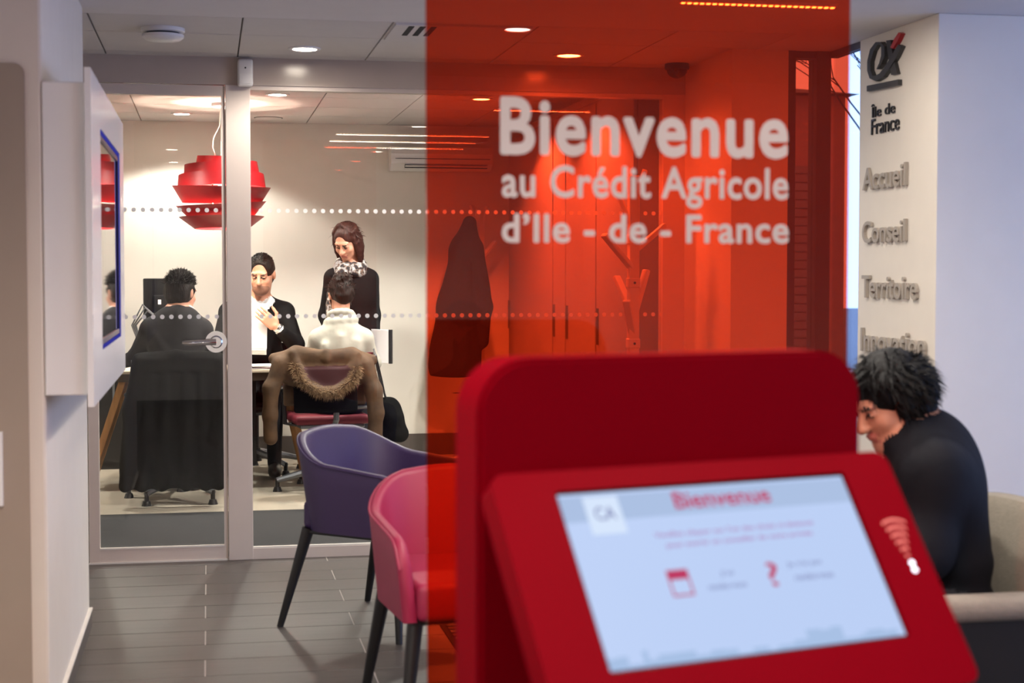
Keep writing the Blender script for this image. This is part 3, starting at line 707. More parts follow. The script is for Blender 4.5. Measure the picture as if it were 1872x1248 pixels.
# ------------------------------------------------------------ tub armchairs (local: front = +X, width along Y)
def tub_chair(name, label, m, loc, rz, top=.75, arm=.615, low=.38):
    t = thing(name, label, 'armchair', loc, rz, 'tub armchairs in the waiting area')
    NT, NZ = 56, 10; W_, D_ = .275, .25
    def plan(s, off):      # s in 0..1 from front of one arm round the back to the front of the other
        R_ = .17; Lr = 2*D_-R_; La = math.pi/2*R_; Lb = 2*W_-2*R_; T = 2*Lr+2*La+Lb; q = s*T
        if q < Lr: p = Vector((D_-q, -W_)); n = Vector((0, -1))
        elif q < Lr+La: a = (q-Lr)/R_; p = Vector((-D_+R_-R_*math.sin(a), -W_+R_-R_*math.cos(a))); n = Vector((-math.sin(a), -math.cos(a)))
        elif q < Lr+La+Lb: p = Vector((-D_, -W_+R_+q-Lr-La)); n = Vector((-1, 0))
        elif q < Lr+2*La+Lb: a = (q-Lr-La-Lb)/R_; p = Vector((-D_+R_-R_*math.cos(a), W_-R_+R_*math.sin(a))); n = Vector((-math.cos(a), math.sin(a)))
        else: p = Vector((-D_+R_+(q-Lr-2*La-Lb), W_)); n = Vector((0, 1))
        return p, n
    def ztop(s):
        d = abs(s-.5)*2          # 0 at back, 1 at arm front
        if d < .18: z = top-.01*(d/.18)**2
        elif d < .56: f = (d-.18)/.38; f = f*f*(3-2*f); z = top-.01-(top-.01-arm-.02)*f
        else: z = arm+.02-.03*(d-.56)/.44
        if d > .90: f = (d-.90)/.10; z -= .07*(1-math.sqrt(max(0, 1-f*f)))
        return z
    bm = BM(); th = .038; cols = []
    for i in range(NT+1):
        s = i/NT; p, n = plan(s, 0); zt = ztop(s); col = []
        prof = [(0, low-.005), (0, low), (0, low+(zt-low)*.33), (0, low+(zt-low)*.66), (0, zt-.018), (-.006, zt-.005), (-.019, zt), (-.032, zt-.005), (-th, zt-.018), (-th, low+.06), (-th, low-.005)]
        for o_, z in prof:
            fl = .035*(z-low)/(top-low)        # flares outwards upwards
            back = .03*(z-low)/(top-low) if n.x < -.1 else 0
            q = p+n*(o_+fl); col.append(bm.verts.new((q.x-back*max(0, -n.x), q.y, z)))
        cols.append(col)
    K = len(cols[0])
    for i in range(NT):
        for j in range(K-1): bm.faces.new((cols[i][j], cols[i+1][j], cols[i+1][j+1], cols[i][j+1]))
    for c_ in (cols[0], cols[-1][::-1]): bm.faces.new(c_)
    sh = link('shell', fin(bm), m, t, smooth='all', local=True)
    pm_ = BM(); tube(pm_, [Vector(c_[5].co if False else (0, 0, 0)) for c_ in []] or [((plan(i/NT, 0)[0]+plan(i/NT, 0)[1]*(.034*(ztop(i/NT)-low)/(top-low)-.002)).x-.03*max(0, -plan(i/NT, 0)[1].x)*(ztop(i/NT)-low)/(top-low), (plan(i/NT, 0)[0]+plan(i/NT, 0)[1]*(.034*(ztop(i/NT)-low)/(top-low)-.002)).y, ztop(i/NT)-.010) for i in range(NT+1)], .0042, n=6)
    link('piping', fin(pm_), m, sh, smooth=True, local=True)
    bm = BM(); box(bm, -D_+.02, D_+.015, -W_+.036, W_-.036, low-.005, low+.105, bev=.022, seg=3); link('seat', fin(bm), m, t, smooth=True, local=True)
    for sx in (-1, 1):
        for sy in (-1, 1):
            bm = BM(); tx, ty = sx*(D_-.045), sy*(W_-.045); fx, fy = sx*(D_+(.055 if sx < 0 else -.0)), sy*(W_+.005)
            cyl(bm, (tx, ty, low+.0), (fx, fy, 0), .024, .0125, n=12); link('leg', fin(bm), 'black_wood', t, smooth=True, local=True)
    bm = BM(); box(bm, -D_+.02, D_-.02, -W_+.03, W_-.03, low-.02, low-.004, bev=.005); link('under_frame', fin(bm), 'black_wood', t, local=True)
    return t
tub_chair('tub_armchair', 'purple leather tub armchair on black tapered legs', 'purple_leather', (.673, 6.057, 0), math.radians(-42))
tub_chair('tub_armchair', 'pink leather tub armchair partly behind the red panel', 'pink_leather', (.773, 4.62, 0), math.radians(-84))

# entrance mat seen low through the red panel
t = thing('entrance_mat', 'slatted grey entrance mat let into the floor behind the red panel', 'mat', (1.5, 5.4, 0))
bx('tray', (.86, 2.3, 5.02, 5.97, 0, .004), 'mat_dark', t)
for k in range(16): bx('slat', (.88, 2.28, 5.04+.058*k, 5.075+.058*k, .004, .010), 'steel' if k % 2 else 'mat_grey', t)

# ------------------------------------------------------------ coat trees
def coat_tree(name, label, loc, rz, hgt=1.83, s=1.0):
    t = thing(name, label, 'coat stand', loc, rz, 'branching coat stands')
    bm = BM(); box(bm, -.024, .024, -.024, .024, .02, hgt*.98, bev=.004); link('trunk', fin(bm), 'tree_stand', t, local=True)
    bm = BM(); lathe(bm, [(.19, 0), (.19, .012), (.17, .022), (.03, .026)], n=36); link('base', fin(bm), 'tree_stand', t, smooth=True, local=True)
    br = [(1.36, (-.16, -.08, .16)), (1.16, (-.055, .1, .17)), (1.05, (-.05, -.07, .17)), (1.14, (.075, .04, .22)), (1.44, (.16, .02, .13)), (1.64, (.05, -.02, .18)), (1.55, (-.07, .03, .17)), (1.68, (-.012, .08, .15))]
    for k, (z, d) in enumerate(br):
        bm = BM(); a = Vector((0, 0, z)); b = a+Vector(d); q = (b-a).to_track_quat('Z', 'Y').to_matrix().to_4x4(); L_ = (b-a).length
        box(bm, -.019, .019, -.011, .011, 0, L_, bev=.005, M=Matrix.Translation(a) @ q); link('branch', fin(bm), 'tree_stand', t, local=True)
    for z in (1.02, 1.30, 1.5):
        bm = BM(); box(bm, -.028, .028, -.028, .028, z-.022, z+.022, bev=.004); link('joint', fin(bm), 'tree_stand', t, local=True)
        bm = BM(); cyl(bm, (0, -.028, z), (0, -.031, z), .006, n=10); link('screw', fin(bm), 'dark_metal', t, local=True)
    return t
coat_tree('coat_tree', 'pale branching coat stand standing bare before the glass partition', (1.93, 7.1, 0), 0)
coat_tree('coat_tree', 'pale branching coat stand with dark coat in office corner', (1.92, 11.25, 0), .5)
S = Sdf()
S.chain([(1.83, 11.17, 1.70), (1.80, 11.15, 1.5), (1.75, 11.14, 1.1), (1.72, 11.14, .68)], [.05, .11, .15, .19], k=.06)
S.chain([(1.80, 11.12, 1.52), (1.66, 11.10, 1.1), (1.60, 11.10, .80)], [.07, .07, .06], k=.03)
S.chain([(1.86, 11.10, 1.52), (1.92, 11.06, 1.1), (1.90, 11.08, .86)], [.06, .06, .05], k=.03)
S.chain([(1.80, 11.02, 1.4), (1.76, 10.98, .7)], [.015, .03], k=.03)
S.box((1.72, 11.14, .55), (.4, .4, .06), rad=.0, k=.01, op='-')
tag(link('coat', S.mesh(.009, noise=.004, nscale=14), 'coat_navy', loc=(1.75, 11.14, .63)), 'dark navy coat hanging on the office coat stand', 'coat')

# ------------------------------------------------------------ office cupboards on the right wall
t = thing('wall_cupboard', 'tall grey cupboard unit along the office right wall', 'cupboard', (2.2, 9.5, 0))
bx('body', (2.13, 2.298, 7.75, 11.15, 0, 2.3), 'cupboard_grey', t)
for a, b in ((7.76, 8.54), (8.56, 9.30), (9.32, 9.66), (9.68, 11.14)):
    d_ = bx('door', (2.11, 2.129, a+.004, b-.004, .08, 2.28), 'cupboard_grey', t, bev=.002)
    bx('handle', (2.095, 2.11, b-.06, b-.045, .95, 1.15), 'grey_metal', d_)
t = thing('low_cabinet', 'low black cabinet against the office back wall under monitor', 'cabinet', (-.9, YB-.25, 0))
bx('body', (-2.0, -.1, YB-.45, YB-.02, .0, .70), 'cabinet_black', t); bx('top', (-2.02, -.08, YB-.47, YB-.018, .70, .72), 'cabinet_black', t)
for k in range(4): d_ = bx('door', (-1.99+.472*k, -1.99+.472*k+.464, YB-.468, YB-.452, .05, .69), 'cabinet_black', t); bx('handle', (-1.99+.472*k+.40, -1.99+.472*k+.415, YB-.48, YB-.468, .45, .6), 'grey_metal', d_)

# ------------------------------------------------------------ pendant lamp
lx, ly = .09, 10.3
t = thing('pendant_lamp', 'red pendant lamp of stacked tilted rings over meeting table', 'lamp', (lx, ly, 1.62))
rr_ = [(.162, .150, 2.02, 2.085, 3, 20), (.24, .228, 1.945, 2.04, -3, 80), (.278, .268, 1.875, 1.965, 4, 200), (.245, .31, 1.785, 1.892, -2, 200), (.205, .285, 1.70, 1.785, 4, 300), (.17, .268, 1.625, 1.70, -1.5, 30)]
for i, (rb_, rt_, z0, z1, tl, az) in enumerate(rr_):
    bm = BM(); h2 = (z1-z0)/2
    M_ = Matrix.Rotation(math.radians(az), 4, 'Z') @ Matrix.Rotation(math.radians(tl), 4, 'X')
    lathe(bm, [(rb_, -h2), (rt_, h2), (rt_-.004, h2), (rb_-.004, -h2)], c=(lx, ly, (z0+z1)/2), n=64, M=M_, close=True)
    link('ring', fin(bm), 'lamp_red', t, smooth=True)
bm = BM()
for k in range(3):
    a = k*2.094; tube(bm, [(lx+.1*math.cos(a), ly+.1*math.sin(a), 1.66), (lx+.13*math.cos(a), ly+.13*math.sin(a), 1.85), (lx+.05*math.cos(a), ly+.05*math.sin(a), 2.05)], .005)
cyl(bm, (lx, ly, 1.98), (lx, ly, 2.08), .03, n=16); link('inner_frame', fin(bm), 'steel', t)
bm = BM(); bmesh.ops.create_uvsphere(bm, u_segments=16, v_segments=10, radius=.045, matrix=Matrix.Translation((lx, ly, 1.86))); link('bulb', fin(bm), 'lamp_bulb', t, smooth=True)
bm = BM(); tube(bm, [(lx+.01, ly, 2.42), (lx-.005, ly, 2.36), (lx-.01, ly, 2.28), (lx-.05, ly, 2.20), (lx-.055, ly, 2.14), (lx-.03, ly, 2.07)], .004); tube(bm, [(lx, ly, 2.42), (lx, ly, 2.07)], .0015, n=5); link('cable', fin(bm), 'white_cable', t, smooth=True)
bm = BM(); lathe(bm, [(.06, 0), (.06, -.02), (.05, -.028)], c=(lx, ly, ZO), n=28); link('ceiling_rose', fin(bm), 'white_plastic', t, smooth=True)
l = bpy.data.lights.new('pendant_glow', 'POINT'); l.energy = 44; l.color = (1, .84, .64); l.shadow_soft_size = .05
o = bpy.data.objects.new('pendant_glow', l); COL.objects.link(o); o.location = (lx, ly, 1.78)
o.parent = t; o.location = (0, 0, .16)
l = bpy.data.lights.new('pendant_up', 'SPOT'); l.energy = 28; l.color = (1, .86, .66); l.spot_size = 2.2; l.spot_blend = .8; l.shadow_soft_size = .05
o = bpy.data.objects.new('pendant_up', l); COL.objects.link(o); o.parent = t; o.location = (0, 0, .47); o.rotation_euler = (math.pi, 0, 0)

# ------------------------------------------------------------ meeting table
TZ = .745
t = thing('meeting_table', 'pale meeting table with splayed oak legs in the office', 'table', (-.08, 10.2, 0))
bm = BM(); box(bm, -.68, .62, 9.92, 10.56, TZ-.018, TZ, bev=.004); link('table_top', fin(bm), 'table_top', t)
bx('apron', (-.55, .5, 9.98, 10.5, TZ-.07, TZ-.018), 'table_edge', t)
for (tx, ty, fx, fy) in ((-.5, 10.05, -.74, 10.12), (-.5, 10.45, -.74, 10.40), (.46, 10.05, .62, 10.12), (.46, 10.45, .62, 10.40)):
    bm = BM(); a, b = Vector((tx, ty, TZ-.02)), Vector((fx, fy, 0)); q = (b-a).to_track_quat('Z', 'Y').to_matrix().to_4x4(); L_ = (b-a).length
    box(bm, -.03, .03, -.022, .022, 0, L_, bev=.004, M=Matrix.Translation(a) @ q); link('leg', fin(bm), 'oak', t)
bx('modesty_panel', (-.46, .3, 10.40, 10.42, .1, TZ-.07), 'cabinet_black', t)
# monitor seen from behind, phone, papers
t = thing('monitor', 'black computer monitor seen from behind at table left end', 'monitor', (-.30, 10.32, TZ))
Rm = Matrix.Translation((-.29, 10.36, 0)) @ Matrix.Rotation(math.radians(8), 4, 'Z')
bm = BM(); box(bm, -.115, .135, -.02, .02, TZ+.22, TZ+.565, bev=.008, M=Rm); link('screen_back', fin(bm), 'black_plastic', t, smooth=True)
bm = BM(); box(bm, -.06, .12, -.05, -.018, TZ+.26, TZ+.46, bev=.015, M=Rm); link('rear_cover', fin(bm), 'black_plastic', t, smooth=True)
bm = BM(); box(bm, -.02, .08, -.04, -.01, TZ+.02, TZ+.30, bev=.006, M=Rm); link('stand', fin(bm), 'dark_metal', t)
bm = BM(); box(bm, -.1, .16, -.13, .08, TZ, TZ+.02, bev=.005, M=Rm); link('foot', fin(bm), 'dark_metal', t)
bm = BM(); box(bm, -.03, -.01, -.053, -.049, TZ+.40, TZ+.43, M=Rm); link('sticker', fin(bm), 'paper', t)
bm = BM()
for k in range(3): tube(bm, [Rm @ Vector((-.02, -.05, TZ+.30)), Rm @ Vector((-.10-.015*k, -.09, TZ+.36+.02*k)), Rm @ Vector((-.17-.012*k, -.07, TZ+.27)), Rm @ Vector((-.14, -.06, TZ+.16-.02*k)), Rm @ Vector((-.06, -.08, TZ+.1)), Rm @ Vector((-.12+.03*k, -.02, TZ+.012))], .006, n=6)
link('cables', fin(bm), 'grey_metal', t, smooth=True)
t = thing('desk_phone', 'small white desk phone on the left corner of the table', 'phone', (-.58, 10.3, TZ))
bm = BM(); prism(bm, [(-.65, 10.22, TZ), (-.65, 10.42, TZ), (-.65, 10.42, TZ+.05), (-.65, 10.22, TZ+.02)], (.13, 0, 0)); link('body', fin(bm), 'white_plastic', t)
bm = BM(); tube(bm, [(-.63, 10.23, TZ+.045), (-.63, 10.28, TZ+.062), (-.63, 10.38, TZ+.078), (-.63, 10.42, TZ+.07)], [.017, .012, .012, .017], n=10); link('handset', fin(bm), 'white_plastic', t, smooth=True)
t = thing('document_pile', 'pile of papers with red edges on the table beside mullion', 'papers', (.40, 10.08, TZ))
for k in range(6):
    bm = BM(); box(bm, -.15, .15, -.105, .105, 0, .0035, M=Matrix.Translation((.32+.008*k, 10.06, TZ+.0042*k)) @ Matrix.Rotation(.25*math.sin(k*1.7), 4, 'Z')); link('sheet', fin(bm), 'burgundy' if k == 2 else 'paper', t)
# ------------------------------------------------------------ office chairs
def office_chair(name, label, hub, rz, shell, backm, a0, loc_back=.26, backh=(.56, .86)):
    t = thing(name, label, 'chair', (hub[0], hub[1], 0), rz, 'office chairs at the meeting table')      # local front = +Y
    bm = BM(); cyl(bm, (0, 0, .07), (0, 0, .16), .04, .032, n=20); cyl(bm, (0, 0, .16), (0, 0, .42), .022, n=16); link('column', fin(bm), 'dark_metal', t, smooth=True, local=True)
    for k in range(5):
        a = math.radians(a0+72*k)-rz; d = Vector((math.cos(a), math.sin(a), 0)); bm = BM(); tube(bm, [d*.02+Vector((0, 0, .13)), d*.18+Vector((0, 0, .105)), d*.325+Vector((0, 0, .07))], [.028, .022, .017], n=8)
        lg = link('base_leg', fin(bm), 'grey_metal', t, smooth=True, local=True)
        bm = BM(); cyl(bm, d*.32+Vector((0, 0, .085)), d*.32+Vector((0, 0, .03)), .013, n=12); cyl(bm, d*.32+Vector((0, 0, .03)), d*.32, .02, .03, n=16); link('glide', fin(bm), 'black_plastic', lg, smooth=True, local=True)
    bm = BM(); box(bm, -.235, .235, -.2, .25, .42, .475, bev=.022, seg=3); link('seat', fin(bm), shell, t, smooth=True, local=True)
    bm = BM(); box(bm, -.2, .2, -.17, .2, .395, .42, bev=.008); link('seat_pan', fin(bm), 'grey_metal', t, local=True)
    bm = BM(); P_ = []
    for i in range(9):
        x = -.24+.06*i
        P_.append((x, -loc_back+.06*(x/.24)**2))
    lo_, hi_ = backh; V_ = []
    for (x, y) in P_:
        V_.append([bm.verts.new((x, y+o_, z)) for z, o_ in ((lo_, .0), ((lo_+hi_)/2, -.012), (hi_, .0))] + [bm.verts.new((x, y+o_-.03, z)) for z, o_ in ((hi_, 0), ((lo_+hi_)/2, -.012), (lo_, 0))])
    for i in range(8):
        for j in range(6): bm.faces.new((V_[i][j], V_[i+1][j], V_[i+1][(j+1) % 6], V_[i][(j+1) % 6]))
    bm.faces.new(V_[0]); bm.faces.new(V_[-1][::-1]); link('backrest', fin(bm), backm, t, smooth=True, local=True)
    bm = BM(); tube(bm, [(0, -.05, .41), (0, -.22, .41), (0, -.29, .46), (0, -.30, .70)], .018, n=8)
    tube(bm, [(-.245, -.20, hi_-.02), (-.25, -.21, lo_), (-.2, -.26, lo_-.03), (0, -.295, lo_-.03), (.2, -.26, lo_-.03), (.25, -.21, lo_), (.245, -.20, hi_-.02)], .012, n=8)
    link('back_frame', fin(bm), 'grey_metal', t, smooth=True, local=True)
    for s in (-1, 1):
        bm = BM(); tube(bm, [(s*.2, -.02, .41), (s*.27, -.02, .42), (s*.28, -.04, .62)], .014, n=8); ar = link('arm_post', fin(bm), 'dark_metal', t, smooth=True, local=True)
        bm = BM(); box(bm, s*.28-.03, s*.28+.03, -.13, .1, .62, .645, bev=.01); link('arm_pad', fin(bm), 'black_plastic', ar, smooth=True, local=True)
    return t
office_chair('office_chair', 'black swivel office chair under draped black coat', (-.17, 9.60), math.radians(-4), 'black_plastic', 'black_plastic', 234)
office_chair('office_chair', 'burgundy swivel office chair with brown parka on its back', (.725, 9.87), math.radians(6), 'burgundy', 'burgundy', 190)
office_chair('office_chair', 'dark swivel office chair of the man holding papers', (.31, 10.86), math.radians(180), 'black_plastic', 'black_plastic', 90)

# black coat draped over the left chair
S = Sdf()
S.chain([(-.385, 9.30, .845), (-.18, 9.265, .865), (.06, 9.29, .85)], [.035, .038, .035], k=.03)
S.box((-.18, 9.27, .55), (.24, .028, .32), rad=.025, k=.05)
S.box((-.19, 9.27, .27), (.29, .04, .16), rad=.03, k=.08)
for i, x in enumerate((-.44, -.35, -.25, -.12, -.02, .05)):
    S.cone((x*.9-.02, 9.245, .80), (x*1.08, 9.235-.012*(i % 2), .13), .018, .034, k=.035)
S.chain([(-.385, 9.27, .82), (-.43, 9.26, .55), (-.455, 9.26, .22)], [.045, .05, .045], k=.02)
S.chain([(.06, 9.25, .83), (.085, 9.24, .55), (.03, 9.22, .40)], [.04, .048, .04], k=.02)
S.box((-.19, 9.24, .82), (.22, .02, .04), rad=.015, k=.02)
tag(link('coat', S.mesh(.008, noise=.003, nscale=18), 'coat_black', loc=(-.19, 9.27, .1)), 'long black coat draped over office chair back behind the door', 'coat')

# brown parka with fur trimmed hood on the right chair
S = Sdf(); cx_ = .69; yb = 9.545
S.chain([(cx_-.30, yb+.05, .83), (cx_-.18, yb+.01, .865), (cx_, yb-.005, .85), (cx_+.16, yb+.01, .855), (cx_+.28, yb+.06, .815)], [.035, .04, .036, .04, .034], k=.03)
S.box((cx_, yb+.0, .76), (.245, .03, .085), rad=.025, k=.05)
S.box((cx_, yb+.085, .70), (.25, .02, .16), rad=.018, k=.04)
# sleeves
S.chain([(cx_-.27, yb, .80), (cx_-.325, yb-.02, .66), (cx_-.335, yb-.02, .50), (cx_-.33, yb-.01, .36)], [.05, .048, .042, .042], k=.03)
S.chain([(cx_+.24, yb, .79), (cx_+.285, yb-.02, .64), (cx_+.30, yb-.02, .50), (cx_+.29, yb-.01, .35)], [.05, .05, .046, .044], k=.03)
# hood falling down the back of the chair
S.chain([(cx_-.18, yb-.03, .80), (cx_-.14, yb-.055, .70), (cx_-.04, yb-.07, .635), (cx_+.06, yb-.07, .63), (cx_+.15, yb-.055, .70), (cx_+.18, yb-.03, .79)], [.03]*6, k=.02)
S.box((cx_, yb-.035, .71), (.14, .02, .07), rad=.015, m=2, k=.04)
for x, z0, z1 in ((-.2, .87, .78), (.19, .86, .78), (.0, .875, .83)): S.cone((cx_+x, yb-.03, z0), (cx_+x*.8, yb-.04, z1), .012, .016, k=.03)
# torso of the coat folded down, lower dark lining
S.box((cx_, yb+.005, .585), (.19, .02, .08), rad=.015, m=1, k=.03)
pk = tag(link('parka', S.mesh(.007, noise=.003, nscale=26), ['parka_brown', 'coat_black', 'lining'], loc=(cx_, yb, .35)), 'brown parka with fur trimmed hood draped over burgundy chair', 'coat')
bm = BM(); rs = random.Random(5)
path = [Vector(p) for p in ((cx_-.19, yb-.05, .80), (cx_-.15, yb-.08, .71), (cx_-.05, yb-.095, .64), (cx_+.06, yb-.095, .635), (cx_+.15, yb-.08, .70), (cx_+.19, yb-.05, .78))]
for k in range(2600):
    f = rs.random()*(len(path)-1.001); i = int(f); p = path[i].lerp(path[i+1], f-i)
    d = Vector((rs.gauss(0, 1), rs.gauss(-.4, 1), rs.gauss(-.35, 1))).normalized(); a = p+d*.018; b = a+d*rs.uniform(.018, .04)+Vector((0, 0, -.012)); s = d.orthogonal().normalized()*.0022
    bm.faces.new([bm.verts.new(a-s), bm.verts.new(a+s), bm.verts.new(b)])
link('fur_trim', fin(bm), 'fur', pk, kind='stuff')
# dark bag hanging at the chair side
S = Sdf(); S.ell((1.10, 9.70, .45), (.075, .05, .13), k=.02); S.cone((1.05, 9.70, .53), (1.15, 9.69, .36), .05, .055, k=.04); S.box((1.12, 9.69, .40), (.05, .05, .08), rad=.03, k=.04)
bg_ = tag(link('shoulder_bag', S.mesh(.007, noise=.003, nscale=30), 'coat_black', loc=(1.10, 9.7, .3)), 'slouchy dark shoulder bag hanging at side of burgundy chair', 'bag')
bm = BM(); tube(bm, [(1.07, 9.69, .55), (1.035, 9.64, .70), (1.0, 9.62, .84), (.99, 9.66, .88), (1.03, 9.72, .70), (1.08, 9.72, .55)], .006, n=6); link('strap', fin(bm), 'black_plastic', bg_, smooth=True)

# ------------------------------------------------------------ people
def basis(f, up=(0, 0, 1)):
    f = np.array(f, float); f /= np.linalg.norm(f); u = np.array(up, float); u = u-f*(u@f); u /= np.linalg.norm(u); r = np.cross(f, u); return r, f, u
def head(S, c, f, up=(0, 0, 1), s=1.0, skin=0, lips=1, eye=2, beard=None):
    r, f, u = basis(f, up); R = np.stack([r, f, u], 1); c = np.array(c, float)
    p = lambda a, b, d: c+s*(r*a+f*b+u*d)
    S.ell(p(0, -.012, .026), (.073*s, .094*s, .09*s), R, skin, .01)
    S.ell(p(0, .03, -.045), (.058*s, .06*s, .072*s), R, skin, .03)
    S.ell(p(0, .066, -.096), (.026*s, .022*s, .02*s), R, skin if beard is None else beard, .02)
    if beard is not None:
        S.ell(p(0, .05, -.075), (.052*s, .045*s, .045*s), R, beard, .01)
    S.ell(p(0, .078, .024), (.052*s, .014*s, .010*s), R, skin, .014)
    for q in (-1, 1):
        S.ell(p(.036*q, .058, -.03), (.022*s, .022*s, .02*s), R, skin, .02)
        S.ell(p(.031*q, .097, .002), (.017*s, .014*s, .010*s), R, skin, .01, op='-')
        S.ell(p(.031*q, .074, .001), (.0135*s, .0135*s, .011*s), R, skin, .003)
        S.ell(p(.031*q, .0855, -.003), (.013*s, .006*s, .0035*s), R, eye, .001)
        S.ell(p(.031*q, .089, .018), (.017*s, .005*s, .0035*s), R, eye, .002)
        S.ell(p(.074*q, -.008, -.004), (.010*s, .019*s, .031*s), R, skin, .006)
        S.ell(p(.012*q, .098, -.036), (.008*s, .009*s, .007*s), R, skin, .006)
    S.cone(p(0, .086, .008), p(0, .108, -.034), .008*s, .0125*s, skin, .012)
    S.ell(p(0, .089, -.061), (.024*s, .009*s, .0055*s), R, lips, .004)
    S.ell(p(0, .087, -.070), (.020*s, .010*s, .006*s), R, lips, .004)
    return p, R
def hand(S, w, d, pn, side, curl=.5, m=0, s=1.0, spread=.12):
    """w wrist, d hand direction, pn palm normal, side +1/-1: where the thumb sits along d x pn"""
    d = np.array(d, float); d /= np.linalg.norm(d); pn = np.array(pn, float); pn = pn-d*(pn@d); pn /= np.linalg.norm(pn); x = np.cross(d, pn)*side
    w = np.array(w, float); R = np.stack([x, d, pn], 1)
    S.box(w+d*.052*s, (.041*s, .047*s, .0135*s), R, .012*s, m, .012)
    for i, (off, ln) in enumerate(((.031, .072), (.0105, .080), (-.0105, .075), (-.031, .058))):
        a = w+d*.094*s+x*off*s; dd = d+x*off*spread*12; dd /= np.linalg.norm(dd)
        pts = [a-dd*.015]; ang = 0; q = a.copy()
        for seg, fr_ in enumerate((.46, .30, .24)):
            ang += curl*(.8 if seg == 0 else 1.0); v = dd*math.cos(ang)+pn*math.sin(ang); pts.append(q.copy()); q = q+v*ln*fr_*s
        pts.append(q); S.chain(pts, [.0092*s, .0092*s, .0085*s, .0078*s, .0068*s], m, .004)
    a = w+d*.028*s+x*.034*s; v = d*.55+x*.75+pn*.25; v /= np.linalg.norm(v); b = a+v*.045*s; v2 = d*.85+x*.25+pn*.35; v2 /= np.linalg.norm(v2)
    S.chain([a-v*.015, b, b+v2*.032*s, b+v2*.052*s], [.014*s, .0115*s, .0095*s, .008*s], m, .006)
def tufts(S, p, fn, nmb, seed, ln=(.02, .04), r=(.006, .002), m=0, k=.008):
    rs = np.random.RandomState(seed)
    for _ in range(nmb):
        a, d = fn(rs); L_ = rs.uniform(*ln); S.cone(a, a+d*L_, r[0], r[1], m, k)

# 1. man in charcoal jacket, seen from behind
S = Sdf(); SK, LI, EY, JA, SHI, TR, SH_ = range(7)
hc = (-.155, 9.60, 1.228)
p, R = head(S, hc, (.55, .82, -.12), s=1.0)
S.cone(p(0, -.03, -.05), (-.175, 9.555, 1.08), .054, .06, SK, .02)
S.chain([(-.25, 9.535, 1.095), (-.175, 9.515, 1.125), (-.10, 9.54, 1.10)], [.026, .026, .026], JA, .02)
S.chain([(-.205, 9.55, 1.125), (-.165, 9.535, 1.135), (-.11, 9.575, 1.125)], [.02, .02, .02], SHI, .006)
S.cone((-.175, 9.55, 1.075), (-.325, 9.57, 1.02), .07, .064, JA, .05); S.cone((-.175, 9.55, 1.075), (-.045, 9.58, 1.015), .07, .064, JA, .05)
S.ell((-.185, 9.56, .95), (.172, .122, .19), None, JA, .05); S.ell((-.19, 9.54, .74), (.175, .125, .2), None, JA, .05); S.ell((-.18, 9.55, .58), (.185, .145, .11), None, TR, .03)
S.chain([(-.335, 9.575, 1.0), (-.425, 9.70, .84), (-.525, 9.92, .80)], [.064, .05, .038], JA, .03)
S.chain([(-.035, 9.585, .995), (.01, 9.70, .82), (-.04, 9.94, .80)], [.064, .052, .038], JA, .03)
for a, b in (((-.3, 9.49, .98), (-.22, 9.44, .86)), ((-.1, 9.49, .96), (-.2, 9.43, .84)), ((-.3, 9.45, .8), (-.08, 9.44, .76))): S.cone(a, b, .012, .012, JA, .03)
S.cone((-.52, 9.90, .802), (-.545, 9.95, .795), .03, .027, SK, .01); S.cone((-.03, 9.92, .80), (-.03, 9.96, .79), .03, .027, SK, .01)
hand(S, (-.545, 9.95, .79), (-.1, 1, -.05), (0, 0, -1), 1, .2, SK); hand(S, (-.03, 9.955, .788), (-.35, .9, -.05), (0, 0, -1), -1, .2, SK)
for x in (-.28, -.09):
    S.chain([(x, 9.58, .555), (x-.01, 9.98, .56), (x, 9.99, .10)], [.085, .064, .045], TR, .03); S.ell((x, 10.05, .05), (.045, .13, .05), None, SH_, .02)
person = tag(link('person', S.mesh(.0058), ['skin_light', 'skin_tan', 'eye', 'suit_charcoal', 'shirt_white', 'trousers', 'black_plastic'], loc=(-.19, 9.6, 0)), 'seated person in charcoal jacket with short dark hair, back turned', 'person')
H = Sdf(); r_, f_, u_ = [R[:, i] for i in range(3)]; hc = np.array(hc)
H.ell(p(0, -.02, .034), (.081, .097, .092), R, 0, .01); H.ell(p(0, -.055, -.03), (.066, .055, .06), R, 0, .03)
for q in (-1, 1): H.ell(p(.062*q, -.03, -.005), (.022, .05, .05), R, 0, .02); H.cone(p(.073*q, .02, .02), p(.072*q, .018, -.02), .010, .005, 0, .01)
H.ell(p(0, .12, -.035), (.075, .09, .085), R, 0, .02, op='-'); H.ell(p(0, .05, -.13), (.09, .09, .07), R, 0, .02, op='-')
for q in (-1, 1): H.ell(p(.085*q, .0, -.012), (.02, .022, .036), R, 0, .008, op='-')
link('hair', H.mesh(.0048, noise=.0015, nscale=120), 'hair_dark', person)
strands(person, p, R, 1500, 3, 'hair_dark', lambda v: v[2] > .1 and not (v[1] > .6 and v[2] < .45), (.014, .034), lambda v: (0, .35, .35), .7, droop=0, rad=(.081, .097, .092))

